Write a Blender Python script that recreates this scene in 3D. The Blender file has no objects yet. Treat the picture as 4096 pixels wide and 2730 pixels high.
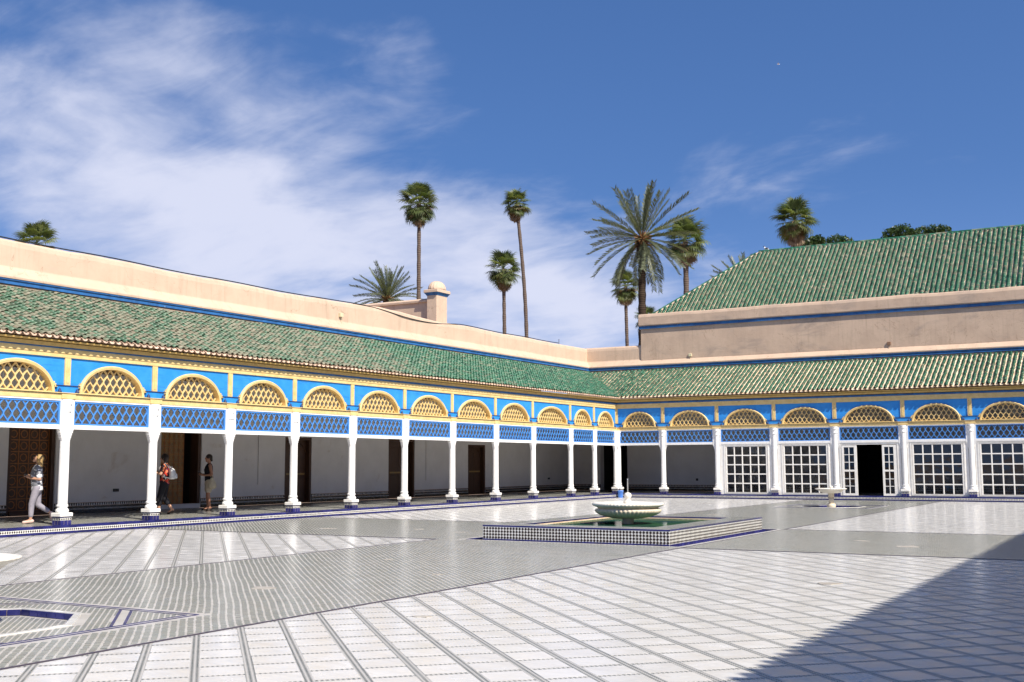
import bpy, math, random
import numpy as np
from mathutils import Matrix, Vector

random.seed(7)
RNG = np.random.default_rng(11)
sc = bpy.context.scene
COL = sc.collection
PI = math.pi

# ------------------------------------------------------------------ camera
CAM = Vector((22.8787, -49.9330, 1.5930))
YAW, PITCH, ROLL = 0.5215877, 0.1090622, -0.0035057
_F = Vector((-math.sin(YAW) * math.cos(PITCH), math.cos(YAW) * math.cos(PITCH), math.sin(PITCH)))
_R0 = Vector((math.cos(YAW), math.sin(YAW), 0))
_U0 = _R0.cross(_F)
_R = _R0 * math.cos(ROLL) + _U0 * math.sin(ROLL)
_U = -_R0 * math.sin(ROLL) + _U0 * math.cos(ROLL)
cd = bpy.data.cameras.new("camera")
cd.sensor_width = 36.0
cd.lens = 36.0 * 4500.19 / 4096.0
cd.clip_start = 0.1
cd.clip_end = 3000.0
cam = bpy.data.objects.new("camera", cd)
COL.objects.link(cam)
cam.matrix_world = Matrix(((_R.x, _U.x, -_F.x, CAM.x), (_R.y, _U.y, -_F.y, CAM.y), (_R.z, _U.z, -_F.z, CAM.z), (0, 0, 0, 1)))
sc.camera = cam

# ------------------------------------------------------------------ light
SUN = Vector((1.0, -0.42, 1.1)).normalized()          # direction towards the sun
SUN_EL = math.asin(SUN.z)
SUN_AZ = math.atan2(SUN.x, SUN.y)                     # clockwise from +Y
sd = bpy.data.lights.new("sun", 'SUN')
sd.energy = 5.0
sd.angle = math.radians(0.53)
sd.color = (1.0, 0.93, 0.82)
so = bpy.data.objects.new("sun", sd)
COL.objects.link(so)
so.rotation_euler = (-SUN).to_track_quat('-Z', 'Y').to_euler()

sc.view_settings.view_transform = 'Standard'
sc.view_settings.look = 'None'
sc.view_settings.exposure = 0.52
sc.view_settings.gamma = 1.0
sc.view_settings.use_curve_mapping = False
try:
    sc.cycles.max_bounces = 8
    sc.cycles.diffuse_bounces = 5
    sc.cycles.transparent_max_bounces = 12
    sc.cycles.use_denoising = True
except Exception:
    pass


class NT:
    """tiny helper for node trees"""
    def __init__(s, nt):
        s.nt = nt
    def n(s, t, **kw):
        nd = s.nt.nodes.new(t)
        for k, v in kw.items():
            if k.startswith('i_'):
                k = k[2:]
                if k.isdigit():
                    k = int(k)
                s.put(nd, k, v)
            else:
                setattr(nd, k, v)
        return nd
    def put(s, nd, k, v):
        if isinstance(v, bpy.types.NodeSocket):
            s.nt.links.new(v, nd.inputs[k])
        else:
            nd.inputs[k].default_value = v
    def math(s, op, a, b=0.0, c=0.0):
        nd = s.nt.nodes.new('ShaderNodeMath'); nd.operation = op
        s.put(nd, 0, a); s.put(nd, 1, b)
        if op in ('MULTIPLY_ADD', 'SMOOTH_MIN', 'COMPARE'):
            s.put(nd, 2, c)
        return nd.outputs[0]
    def sstep(s, v, a, b, lo=0.0, hi=1.0):
        nd = s.nt.nodes.new('ShaderNodeMapRange'); nd.interpolation_type = 'SMOOTHSTEP'
        s.put(nd, 0, v)
        nd.inputs[1].default_value = a; nd.inputs[2].default_value = b
        nd.inputs[3].default_value = lo; nd.inputs[4].default_value = hi
        return nd.outputs[0]
    def mix(s, fac, a, b, blend='MIX'):
        nd = s.nt.nodes.new('ShaderNodeMix'); nd.data_type = 'RGBA'; nd.blend_type = blend
        s.put(nd, 0, fac); s.put(nd, 6, a); s.put(nd, 7, b)
        return nd.outputs[2]
    def noise(s, vec, scale, detail=4.0, rough=0.5, dist=0.0, dim='3D'):
        nd = s.nt.nodes.new('ShaderNodeTexNoise'); nd.noise_dimensions = dim
        if vec is not None:
            s.put(nd, 'Vector', vec)
        nd.inputs['Scale'].default_value = scale; nd.inputs['Detail'].default_value = detail
        nd.inputs['Roughness'].default_value = rough; nd.inputs['Distortion'].default_value = dist
        return nd.outputs[0]
    def vmap(s, vec, loc=(0, 0, 0), rot=(0, 0, 0), scale=(1, 1, 1)):
        nd = s.nt.nodes.new('ShaderNodeMapping')
        s.put(nd, 'Vector', vec)
        nd.inputs['Location'].default_value = loc; nd.inputs['Rotation'].default_value = rot
        nd.inputs['Scale'].default_value = scale
        return nd.outputs[0]
    def sep(s, vec):
        nd = s.nt.nodes.new('ShaderNodeSeparateXYZ'); s.put(nd, 0, vec)
        return nd.outputs
    def comb(s, x, y, z):
        nd = s.nt.nodes.new('ShaderNodeCombineXYZ'); s.put(nd, 0, x); s.put(nd, 1, y); s.put(nd, 2, z)
        return nd.outputs[0]


# ------------------------------------------------------------------ world
wd = bpy.data.worlds.new("World")
sc.world = wd
wd.use_nodes = True
w = NT(wd.node_tree)
for nd in list(wd.node_tree.nodes):
    wd.node_tree.nodes.remove(nd)
sky = w.n('ShaderNodeTexSky', sky_type='NISHITA', sun_disc=False)
sky.sun_elevation = SUN_EL
sky.sun_rotation = SUN_AZ
sky.altitude = 450
sky.air_density = 1.0
sky.dust_density = 0.6
sky.ozone_density = 2.2
hs = w.n('ShaderNodeHueSaturation')
hs.inputs['Hue'].default_value = 0.509
hs.inputs['Saturation'].default_value = 1.22
hs.inputs['Value'].default_value = 1.06
w.put(hs, 'Color', sky.outputs[0])
tc = w.n('ShaderNodeTexCoord')
dirv = tc.outputs['Generated']
dx, dy, dz = w.sep(dirv)
# dry, deep sky: the pale band at the horizon is kept thin
w.put(sky, 'Vector', w.comb(dx, dy, w.math('MULTIPLY_ADD', dz, 0.78, 0.24)))


def wdot(v):
    nd = w.n('ShaderNodeVectorMath', operation='DOT_PRODUCT')
    w.put(nd, 0, dirv)
    nd.inputs[1].default_value = v
    return nd.outputs['Value']


# thin high cloud: view direction projected onto a layer overhead
den = w.math('ADD', w.math('MAXIMUM', dz, 0.0), 0.22)
pv = w.comb(w.math('DIVIDE', dx, den), w.math('DIVIDE', dy, den), 0.0)
pvr = w.vmap(pv, loc=(5.4, 1.9, 0), rot=(0, 0, 0.35), scale=(1.0, 1.15, 1.0))
n_mid = w.noise(pvr, 1.7, 6.0, 0.55, 0.35)
n_fine = w.noise(w.vmap(pv, loc=(1.2, 5.0, 0), rot=(0, 0, 0.9), scale=(0.9, 1.8, 1)), 4.2, 8.0, 0.6, 0.7)
# a broad bank of it stands to the north-west, thinning out towards the right
Db = Vector((-0.61, 0.79, 0.0)).normalized()
Rb = Vector((Db.y, -Db.x, 0.0))
ha = wdot(Rb)
ev = w.math('MULTIPLY_ADD', ha, 0.27, w.math('SUBTRACT', dz, 0.165))
q2 = w.math('ADD', w.math('POWER', w.math('DIVIDE', w.math('ABSOLUTE', ha), 0.62), 2.0), w.math('POWER', w.math('DIVIDE', w.math('ABSOLUTE', ev), 0.225), 2.0))
bank = w.sstep(w.math('SQRT', q2), 0.15, 1.25, 1.0, 0.0)  # also mirrored behind the camera: unseen bank added to whiten the skylight
dens = w.math('MULTIPLY_ADD', n_mid, 1.05, w.math('MULTIPLY', n_fine, 0.34))
dens = w.math('MULTIPLY_ADD', bank, 0.50, dens)
cl = w.sstep(dens, 0.86, 1.34, 0.0, 0.90)
cl = w.math('MULTIPLY', cl, w.sstep(dz, -0.02, 0.06))
hazec = w.mix(w.sstep(dz, 0.0, 0.26, 0.28, 0.0), hs.outputs[0], (2.5, 3.7, 6.6, 1))
skyc = w.mix(cl, hazec, (5.1, 5.3, 6.4, 1))
bg = w.n('ShaderNodeBackground')
w.put(bg, 'Color', skyc)
bg.inputs['Strength'].default_value = 0.105
wo = w.n('ShaderNodeOutputWorld')
wd.node_tree.links.new(bg.outputs[0], wo.inputs[0])

# ------------------------------------------------------------------ materials
MATS = {}


def mat(name, base, rough=0.6, spec=0.5, var=None, vscale=6.0, bump=0.0, bscale=30.0, rnd=0.0, build=None, metal=0.0, stretch=(1, 1, 1), stain=None):
    """procedural paint / plaster / tile: colour noise towards `var`, per piece brightness `rnd`, relief `bump`."""
    m = bpy.data.materials.new(name)
    m.use_nodes = True
    t = NT(m.node_tree)
    b = m.node_tree.nodes['Principled BSDF']
    tcn = t.n('ShaderNodeTexCoord')
    obc = tcn.outputs['Object']
    c = (*base, 1)
    col = c
    if var is not None:
        f = t.sstep(t.noise(t.vmap(obc, scale=stretch), vscale, 6.0, 0.6), 0.36, 0.66)
        col = t.mix(f, c, (*var, 1))
    if stain is not None:
        sc_, lo, hi, scol, st = stain
        f = t.sstep(t.noise(t.vmap(obc, loc=(4.2, 1.7, 9.1), scale=st), sc_, 8.0, 0.65, 0.6), lo, hi)
        col = t.mix(f, col, (*scol, 1))
    if name.startswith("plaster"):
        f = t.sstep(t.noise(t.vmap(obc, scale=(2.2, 2.2, 0.16)), 3.2, 6.0, 0.6), 0.48, 0.76, 0.0, 0.62)
        f = t.math('MULTIPLY', f, t.sstep(t.noise(obc, 0.45, 3.0, 0.5), 0.35, 0.65))
        col = t.mix(f, col, (base[0] * 0.62, base[1] * 0.62, base[2] * 0.60, 1))
        ck = t.math('ABSOLUTE', t.math('SUBTRACT', t.noise(t.vmap(obc, loc=(9, 3, 1)), 0.55, 5.0, 0.55, 0.8), 0.5))
        col = t.mix(t.sstep(ck, 0.0, 0.0035, 0.5, 0.0), col, (base[0] * 0.5, base[1] * 0.45, base[2] * 0.42, 1))
    if rnd > 0:
        oi = t.n('ShaderNodeObjectInfo'); ge = t.n('ShaderNodeNewGeometry')
        r = t.math('FRACT', t.math('ADD', oi.outputs['Random'], ge.outputs['Random Per Island']))
        k = t.math('MULTIPLY_ADD', r, 2 * rnd, 1 - rnd)
        col = t.mix(1.0, col, t.comb(k, k, k), 'MULTIPLY')
    if build:
        col = build(t, obc, col, b)
    t.put(b, 'Base Color', col)
    b.inputs['Roughness'].default_value = rough
    b.inputs['Metallic'].default_value = metal
    b.inputs['Specular IOR Level'].default_value = spec
    if bump > 0:
        bn = t.n('ShaderNodeBump')
        bn.inputs['Strength'].default_value = bump
        bn.inputs['Distance'].default_value = 0.02
        t.put(bn, 'Height', t.noise(obc, bscale, 5.0, 0.6))
        t.put(b, 'Normal', bn.outputs[0])
    MATS[name] = m
    return m


def veins(t, obc, col, b):
    ge = t.n('ShaderNodeNewGeometry')
    oi = t.n('ShaderNodeObjectInfo')
    off = t.math('MULTIPLY', t.math('ADD', ge.outputs['Random Per Island'], oi.outputs['Random']), 37.0)
    wp = t.n('ShaderNodeNewGeometry').outputs['Position']
    vec = t.n('ShaderNodeVectorMath', operation='ADD')
    t.put(vec, 0, t.vmap(wp, rot=(0, 0, 0.6), scale=(1.0, 3.2, 1.0)))
    t.put(vec, 1, t.comb(off, off, off))
    n = t.noise(vec.outputs[0], 1.7, 7.0, 0.62, 1.6)
    v = t.math('ABSOLUTE', t.math('SUBTRACT', n, 0.5))
    line = t.sstep(v, 0.0, 0.03, 0.22, 0.0)
    cloud = t.sstep(t.noise(vec.outputs[0], 2.6, 4.0, 0.6), 0.45, 0.8, 0.0, 0.4)
    col = t.mix(cloud, col, (0.53, 0.50, 0.45, 1))
    col = t.mix(line, col, (0.42, 0.425, 0.43, 1))
    warm = t.sstep(t.noise(wp, 0.55, 4.0, 0.6), 0.55, 0.75, 0.0, 0.25)
    col = t.mix(warm, col, (0.55, 0.48, 0.385, 1))
    r = t.sstep(t.noise(wp, 3.0, 5.0, 0.6), 0.3, 0.8, 0.13, 0.32)
    t.put(b, 'Roughness', r)
    return col


def mk_marble():
    m = mat("marble", (0.68, 0.665, 0.635), 0.16, 0.5, None, rnd=0.05, build=veins)
    m.node_tree.nodes['Principled BSDF'].inputs['Specular IOR Level'].default_value = 0.36
    return m


mk_marble()


def strip_pattern(t, obc, col, b):
    """small black-green and white zellige set diagonally in the strips between the slabs"""
    wp = t.n('ShaderNodeNewGeometry').outputs['Position']
    q = t.vmap(wp, rot=(0, 0, PI / 4), scale=(1, 1, 1))
    ck = t.n('ShaderNodeTexChecker')
    t.put(ck, 'Vector', t.vmap(wp, loc=(0.013, 0.004, 0.5)))
    ck.inputs['Scale'].default_value = 36.0
    ck.inputs['Color1'].default_value = (0.055, 0.07, 0.06, 1)
    ck.inputs['Color2'].default_value = (0.57, 0.545, 0.50, 1)
    nn = t.sstep(t.noise(wp, 5.0, 4.0, 0.6), 0.3, 0.8, 0.0, 0.35)
    return t.mix(nn, ck.outputs[0], (0.46, 0.44, 0.40, 1))


mat("strip_zellige", (0.5, 0.5, 0.5), 0.35, 0.5, build=strip_pattern)
mat("white_grout", (0.56, 0.535, 0.49), 0.28, 0.4, (0.46, 0.435, 0.385), 3.0)
mat("green_zellige", (0.085, 0.125, 0.10), 0.24, 0.4, (0.17, 0.19, 0.16), 1.6, rnd=0.35)
mat("dark_border", (0.06, 0.05, 0.075), 0.3)
mat("cobalt_tile", (0.011, 0.013, 0.088), 0.2, 0.45, (0.028, 0.028, 0.14), 5.0, rnd=0.3)
mat("black_tile", (0.012, 0.010, 0.010), 0.15, 0.5, (0.05, 0.03, 0.02), 9.0)
mat("white_tile", (0.74, 0.73, 0.69), 0.16, 0.5, (0.62, 0.60, 0.55), 8.0)
mat("mortar", (0.34, 0.27, 0.23), 0.8)
mat("white_paint", (0.80, 0.79, 0.77), 0.5, 0.4, (0.76, 0.745, 0.72), 7.0, bump=0.12, bscale=22, stain=(9.0, 0.66, 0.76, (0.52, 0.44, 0.36), (1, 1, 0.16)))
mat("white_worn", (0.80, 0.785, 0.75), 0.5, 0.4, (0.75, 0.715, 0.66), 6.0, bump=0.1, bscale=22, stain=(7.0, 0.66, 0.78, (0.62, 0.47, 0.35), (1, 1, 0.2)))
mat("yellow_paint", (0.71, 0.535, 0.245), 0.55, 0.35, (0.64, 0.46, 0.19), 5.0, stain=(8.0, 0.60, 0.74, (0.45, 0.31, 0.12), (0.5, 1, 1)))
mat("frieze_blue", (0.022, 0.235, 0.66), 0.55, 0.35, (0.035, 0.27, 0.70), 3.0, stain=(6.0, 0.54, 0.70, (0.02, 0.17, 0.50), (0.22, 1, 2.6)))
mat("lattice_blue", (0.055, 0.215, 0.56), 0.55, 0.35, (0.075, 0.25, 0.60), 6.0, stain=(12.0, 0.70, 0.76, (0.55, 0.62, 0.70), (1, 1, 1)))
mat("band_blue", (0.028, 0.135, 0.35), 0.55, 0.35, (0.022, 0.09, 0.24), 4.0, stain=(6.0, 0.66, 0.74, (0.30, 0.40, 0.50), (1, 1, 1)))
mat("navy_paint", (0.02, 0.04, 0.13), 0.5)
mat("gold_paint", (0.50, 0.34, 0.11), 0.5, 0.4, (0.42, 0.275, 0.08), 6.0)
mat("gap_dark", (0.02, 0.014, 0.01), 0.8)
mat("plaster", (0.60, 0.445, 0.325), 0.85, 0.2, (0.55, 0.405, 0.295), 1.4, bump=0.35, bscale=7, stain=(1.1, 0.57, 0.80, (0.50, 0.40, 0.32), (0.9, 0.9, 1.6)))
mat("plaster_old", (0.56, 0.415, 0.305), 0.85, 0.2, (0.49, 0.36, 0.265), 1.1, bump=0.35, bscale=6, stain=(0.9, 0.50, 0.74, (0.36, 0.28, 0.225), (0.6, 0.6, 1.3)))
mat("render_brown", (0.44, 0.32, 0.245), 0.9, 0.2, (0.36, 0.26, 0.19), 4.0)
mat("wall_white", (0.70, 0.685, 0.665), 0.8, 0.2, (0.65, 0.635, 0.615), 1.2, stain=(0.8, 0.62, 0.80, (0.50, 0.43, 0.36), (1, 1, 1.6)))
mat("ceiling_wood", (0.16, 0.085, 0.04), 0.7, 0.3, (0.10, 0.05, 0.025), 4.0)
mat("door_wood", (0.055, 0.026, 0.014), 0.5, 0.4, (0.085, 0.04, 0.02), 5.0, stretch=(6, 6, 0.5))
mat("door_ochre", (0.30, 0.17, 0.045), 0.5, 0.4, (0.20, 0.15, 0.07), 8.0)
mat("door_paint", (0.36, 0.13, 0.03), 0.5, 0.4, (0.24, 0.10, 0.03), 8.0)
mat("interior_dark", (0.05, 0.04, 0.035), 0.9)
mat("terracotta", (0.66, 0.50, 0.385), 0.8, 0.2, (0.52, 0.35, 0.25), 9.0, rnd=0.2)
mat("pan_clay", (0.68, 0.57, 0.43), 0.8, 0.2, (0.56, 0.40, 0.26), 5.0, rnd=0.15)
mat("cream_mortar", (0.70, 0.56, 0.40), 0.9, 0.2, (0.60, 0.43, 0.28), 6.0)
mat("stone_fountain", (0.72, 0.63, 0.50), 0.5, 0.4, (0.64, 0.54, 0.41), 5.0, bump=0.15, bscale=40, stain=(5.0, 0.58, 0.72, (0.45, 0.34, 0.22), (1, 1, 0.5)))
mat("marble_bowl", (0.79, 0.75, 0.68), 0.35, 0.5, (0.70, 0.64, 0.54), 4.0, stain=(4.0, 0.60, 0.72, (0.50, 0.40, 0.28), (1, 1, 0.5)))
mat("metal", (0.45, 0.46, 0.47), 0.35, 0.5, metal=0.9)
mat("bucket_blue", (0.08, 0.26, 0.80), 0.35, 0.5)
mat("cable_black", (0.015, 0.015, 0.015), 0.5)
mat("box_cream", (0.62, 0.56, 0.36), 0.5)
mat("box_rust", (0.22, 0.12, 0.07), 0.7)
mat("socket_dark", (0.03, 0.03, 0.03), 0.5)
mat("earth", (0.33, 0.22, 0.15), 0.9, 0.1, (0.25, 0.18, 0.12), 0.2)


def tile_col(t, obc, col, b):
    """glazed green barrel tiles, each its own green, glaze worn off to the clay on some"""
    oi = t.n('ShaderNodeObjectInfo'); ge = t.n('ShaderNodeNewGeometry')
    r = t.math('FRACT', t.math('ADD', t.math('MULTIPLY', oi.outputs['Random'], 7.3), ge.outputs['Random Per Island']))
    r2 = t.math('FRACT', t.math('MULTIPLY', r, 17.31))
    cr = t.n('ShaderNodeValToRGB')
    t.put(cr, 0, r)
    e = cr.color_ramp.elements
    e[0].position = 0.0; e[0].color = (0.008, 0.055, 0.028, 1)
    e[1].position = 1.0; e[1].color = (0.045, 0.17, 0.10, 1)
    for p_, c_ in ((0.25, (0.016, 0.095, 0.050, 1)), (0.55, (0.018, 0.125, 0.068, 1)), (0.8, (0.045, 0.13, 0.065, 1))):
        x = e.new(p_); x.color = c_
    wp = ge.outputs['Position']
    wx, wy, wz = t.sep(wp)
    # the far end of the long wing was re-tiled: older, paler glaze towards the near end
    old = t.math('MULTIPLY', t.sstep(wy, -13.0, -21.0), t.sstep(wx, 1.0, 0.3))
    big = t.noise(wp, 0.5, 3.0, 0.6)
    k = t.math('ADD', r2, t.math('MULTIPLY_ADD', old, 0.44, t.math('MULTIPLY', big, 0.48)))
    worn = t.sstep(k, 0.92, 1.42, 0.0, 0.85)
    patch = t.sstep(t.noise(wp, 13.0, 4.0, 0.6), 0.35, 0.62)
    wf = t.math('MULTIPLY', worn, t.math('MULTIPLY_ADD', patch, 0.6, 0.4))
    clay = t.mix(r, (0.27, 0.20, 0.14, 1), (0.40, 0.33, 0.25, 1))
    col = t.mix(wf, cr.outputs[0], clay)
    col = t.mix(t.math('MULTIPLY', old, 0.30), col, (0.17, 0.165, 0.115, 1))
    t.put(b, 'Roughness', t.math('MULTIPLY_ADD', wf, 0.3, 0.42))
    return col


mat("roof_tile", (0.03, 0.17, 0.09), 0.35, 0.35, build=tile_col)


def trunkmat(name, a, bcol, freq):
    def f(t, obc, col, b):
        wv = t.n('ShaderNodeTexWave', wave_type='BANDS', bands_direction='Z')
        t.put(wv, 'Vector', obc)
        wv.inputs['Scale'].default_value = freq
        wv.inputs['Distortion'].default_value = 5.0
        wv.inputs['Detail'].default_value = 3.0
        return t.mix(wv.outputs[1], (*a, 1), (*bcol, 1))
    return mat(name, a, 0.9, 0.1, build=f, bump=0.6, bscale=9)


trunkmat("fan_trunk", (0.085, 0.062, 0.05), (0.17, 0.13, 0.105), 1.6)
trunkmat("date_trunk", (0.028, 0.021, 0.016), (0.075, 0.052, 0.036), 1.9)


def leafmat(name, a, bcol, tr=0.25):
    m = mat(name, a, 0.45, 0.4, bcol, 1.5, rnd=0.3)
    t = NT(m.node_tree)
    b = m.node_tree.nodes['Principled BSDF']
    out = m.node_tree.nodes['Material Output']
    td = t.n('ShaderNodeBsdfTranslucent')
    td.inputs[0].default_value = (a[0] * 1.6, a[1] * 1.7, a[2] * 0.8, 1)
    mx = t.n('ShaderNodeMixShader')
    mx.inputs[0].default_value = tr
    m.node_tree.links.new(b.outputs[0], mx.inputs[1])
    m.node_tree.links.new(td.outputs[0], mx.inputs[2])
    m.node_tree.links.new(mx.outputs[0], out.inputs[0])


leafmat("fan_green", (0.15, 0.18, 0.055), (0.21, 0.225, 0.08))
leafmat("fan_dark", (0.075, 0.105, 0.035), (0.12, 0.145, 0.05))
leafmat("dead_leaf", (0.30, 0.205, 0.115), (0.20, 0.125, 0.065), 0.15)
leafmat("date_green", (0.15, 0.165, 0.10), (0.10, 0.12, 0.07), 0.25)
leafmat("date_stalk", (0.24, 0.125, 0.05), (0.34, 0.20, 0.085), 0.1)
leafmat("tree_leaf", (0.05, 0.085, 0.022), (0.03, 0.055, 0.015), 0.2)

# people
mat("skin", (0.50, 0.285, 0.19), 0.5, 0.35, (0.46, 0.25, 0.165), 20)
mat("skin_tan", (0.40, 0.20, 0.125), 0.5, 0.35, (0.36, 0.175, 0.11), 20)
mat("hair_blonde", (0.40, 0.27, 0.115), 0.5, 0.4, (0.30, 0.18, 0.06), 24, stretch=(3, 3, 0.4), bump=0.4, bscale=60)
mat("hair_dark", (0.018, 0.012, 0.010), 0.45, 0.4, (0.035, 0.022, 0.016), 24, bump=0.4, bscale=60)
mat("cloth_grey_lilac", (0.30, 0.28, 0.32), 0.85, 0.2, (0.25, 0.235, 0.27), 9, bump=0.3, bscale=18)
mat("cloth_white", (0.80, 0.79, 0.80), 0.85, 0.2)


def shirt_pat(t, obc, col, b):
    n = t.noise(t.vmap(obc, rot=(0, 0.7, 0), scale=(1, 1, 2.8)), 6.5, 2.0, 0.5, 0.4)
    return t.mix(t.sstep(n, 0.57, 0.60), (0.16, 0.165, 0.185, 1), (0.78, 0.78, 0.80, 1))


mat("shirt_grey", (0.16, 0.16, 0.18), 0.85, 0.2, build=shirt_pat)


def floral(t, obc, col, b):
    v = t.n('ShaderNodeTexVoronoi')
    t.put(v, 'Vector', obc)
    v.inputs['Scale'].default_value = 17
    cr = t.n('ShaderNodeValToRGB'); cr.color_ramp.interpolation = 'CONSTANT'
    t.put(cr, 0, t.sep(v.outputs['Color'])[0])
    e = cr.color_ramp.elements
    e[0].position = 0; e[0].color = (0.02, 0.015, 0.02, 1)
    e[1].position = 0.36; e[1].color = (0.50, 0.045, 0.03, 1)
    x = e.new(0.62); x.color = (0.66, 0.20, 0.10, 1)
    x = e.new(0.76); x.color = (0.16, 0.03, 0.15, 1)
    x = e.new(0.88); x.color = (0.70, 0.66, 0.60, 1)
    return cr.outputs[0]


mat("floral", (0.4, 0.05, 0.04), 0.8, 0.2, build=floral)
mat("cloth_black", (0.014, 0.014, 0.018), 0.85, 0.2)
mat("cloth_beige", (0.56, 0.49, 0.37), 0.85, 0.2, (0.50, 0.43, 0.32), 9, bump=0.3, bscale=18)
mat("bag_white", (0.74, 0.74, 0.73), 0.5, 0.4, (0.60, 0.61, 0.62), 8, bump=0.3, bscale=14)
mat("bag_beige", (0.50, 0.45, 0.33), 0.7, 0.2, (0.42, 0.37, 0.27), 8, bump=0.4, bscale=16)
mat("shoe_pink", (0.62, 0.44, 0.38), 0.7, 0.3)
mat("shoe_dark", (0.05, 0.035, 0.03), 0.6, 0.3)
mat("eye_dark", (0.02, 0.015, 0.012), 0.3)
mat("lip", (0.38, 0.13, 0.11), 0.5)
mat("bird_white", (0.75, 0.77, 0.80), 0.6)
mat("bird_dark", (0.03, 0.035, 0.05), 0.5)



def glassmat():
    m = bpy.data.materials.new("window_glass"); m.use_nodes = True
    t = NT(m.node_tree)
    for nd in list(m.node_tree.nodes):
        m.node_tree.nodes.remove(nd)
    out = t.n('ShaderNodeOutputMaterial')
    tr = t.n('ShaderNodeBsdfTransparent'); tr.inputs[0].default_value = (0.62, 0.63, 0.64, 1)
    gl = t.n('ShaderNodeBsdfGlossy'); gl.inputs['Roughness'].default_value = 0.02
    bn = t.n('ShaderNodeBump'); bn.inputs['Strength'].default_value = 0.08; bn.inputs['Distance'].default_value = 0.05
    oi = t.n('ShaderNodeObjectInfo')
    tcn = t.n('ShaderNodeTexCoord')
    ad = t.n('ShaderNodeVectorMath', operation='ADD')
    t.put(ad, 0, tcn.outputs['Object'])
    t.put(ad, 1, t.comb(t.math('MULTIPLY', oi.outputs['Random'], 30.0), 0.0, 0.0))
    t.put(bn, 'Height', t.noise(ad.outputs[0], 2.2, 2.0, 0.5))
    t.put(gl, 'Normal', bn.outputs[0])
    fr = t.n('ShaderNodeFresnel'); fr.inputs[0].default_value = 1.5
    mx = t.n('ShaderNodeMixShader')
    t.put(mx, 0, fr.outputs[0])
    m.node_tree.links.new(tr.outputs[0], mx.inputs[1]); m.node_tree.links.new(gl.outputs[0], mx.inputs[2])
    m.node_tree.links.new(mx.outputs[0], out.inputs[0])
    MATS["window_glass"] = m
    # water
    m = bpy.data.materials.new("water"); m.use_nodes = True
    t = NT(m.node_tree)
    for nd in list(m.node_tree.nodes):
        m.node_tree.nodes.remove(nd)
    out = t.n('ShaderNodeOutputMaterial')
    tr = t.n('ShaderNodeBsdfTransparent'); tr.inputs[0].default_value = (0.42, 0.62, 0.50, 1)
    gl = t.n('ShaderNodeBsdfGlossy'); gl.inputs['Roughness'].default_value = 0.03
    bn = t.n('ShaderNodeBump'); bn.inputs['Strength'].default_value = 0.12; bn.inputs['Distance'].default_value = 0.02
    tcn = t.n('ShaderNodeTexCoord')
    t.put(bn, 'Height', t.noise(tcn.outputs['Object'], 5.0, 3.0, 0.5))
    t.put(gl, 'Normal', bn.outputs[0])
    fr = t.n('ShaderNodeFresnel'); fr.inputs[0].default_value = 1.33
    t.put(fr, 'Normal', bn.outputs[0])
    df = t.n('ShaderNodeBsdfDiffuse')
    wp = t.n('ShaderNodeNewGeometry').outputs['Position']
    t.put(df, 'Color', t.mix(t.sstep(t.noise(wp, 1.1, 4.0, 0.6), 0.35, 0.7), (0.014, 0.060, 0.045, 1), (0.035, 0.11, 0.045, 1)))
    m1 = t.n('ShaderNodeMixShader'); m1.inputs[0].default_value = 0.75
    m.node_tree.links.new(tr.outputs[0], m1.inputs[1]); m.node_tree.links.new(df.outputs[0], m1.inputs[2])
    mx = t.n('ShaderNodeMixShader')
    t.put(mx, 0, t.math('MULTIPLY', fr.outputs[0], 0.35))
    m.node_tree.links.new(m1.outputs[0], mx.inputs[1]); m.node_tree.links.new(gl.outputs[0], mx.inputs[2])
    m.node_tree.links.new(mx.outputs[0], out.inputs[0])
    MATS["water"] = m


glassmat()


def pool_tile(t, obc, col, b):
    wp = t.n('ShaderNodeNewGeometry').outputs['Position']
    x, y, z = t.sep(wp)
    s = t.math('ADD', x, y)
    def lines(a, k):
        f = t.math('FRACT', t.math('MULTIPLY', a, k))
        return t.math('LESS_THAN', f, 0.13)
    l = t.math('MAXIMUM', lines(t.math('ADD', s, z), 7.0), lines(t.math('SUBTRACT', s, z), 7.0))
    n = t.noise(wp, 1.4, 4.0, 0.6)
    g = t.mix(t.sstep(n, 0.35, 0.7), (0.03, 0.13, 0.085, 1), (0.08, 0.22, 0.09, 1))
    return t.mix(t.math('MULTIPLY', l, 0.8), g, (0.62, 0.66, 0.60, 1))


mat("pool_lining", (0.05, 0.2, 0.1), 0.4, 0.4, build=pool_tile)


# ------------------------------------------------------------------ object helpers
def tag(o, label=None, cat=None, group=None, kind=None):
    if label: o["label"] = label
    if cat: o["category"] = cat
    if group: o["group"] = group
    if kind: o["kind"] = kind
    return o


def empty(name, loc=(0, 0, 0), rz=0.0, label=None, cat=None, group=None):
    o = bpy.data.objects.new(name, None)
    o.empty_display_size = 0.3
    COL.objects.link(o)
    o.location = loc
    o.rotation_euler = (0, 0, rz)
    return tag(o, label, cat, group)


def inst(name, me, parent=None, M=None, loc=None):
    o = bpy.data.objects.new(name, me)
    COL.objects.link(o)
    if parent is not None:
        o.parent = parent
    if M is not None:
        o.matrix_local = M
    elif loc is not None:
        o.location = loc
    return o


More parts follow.
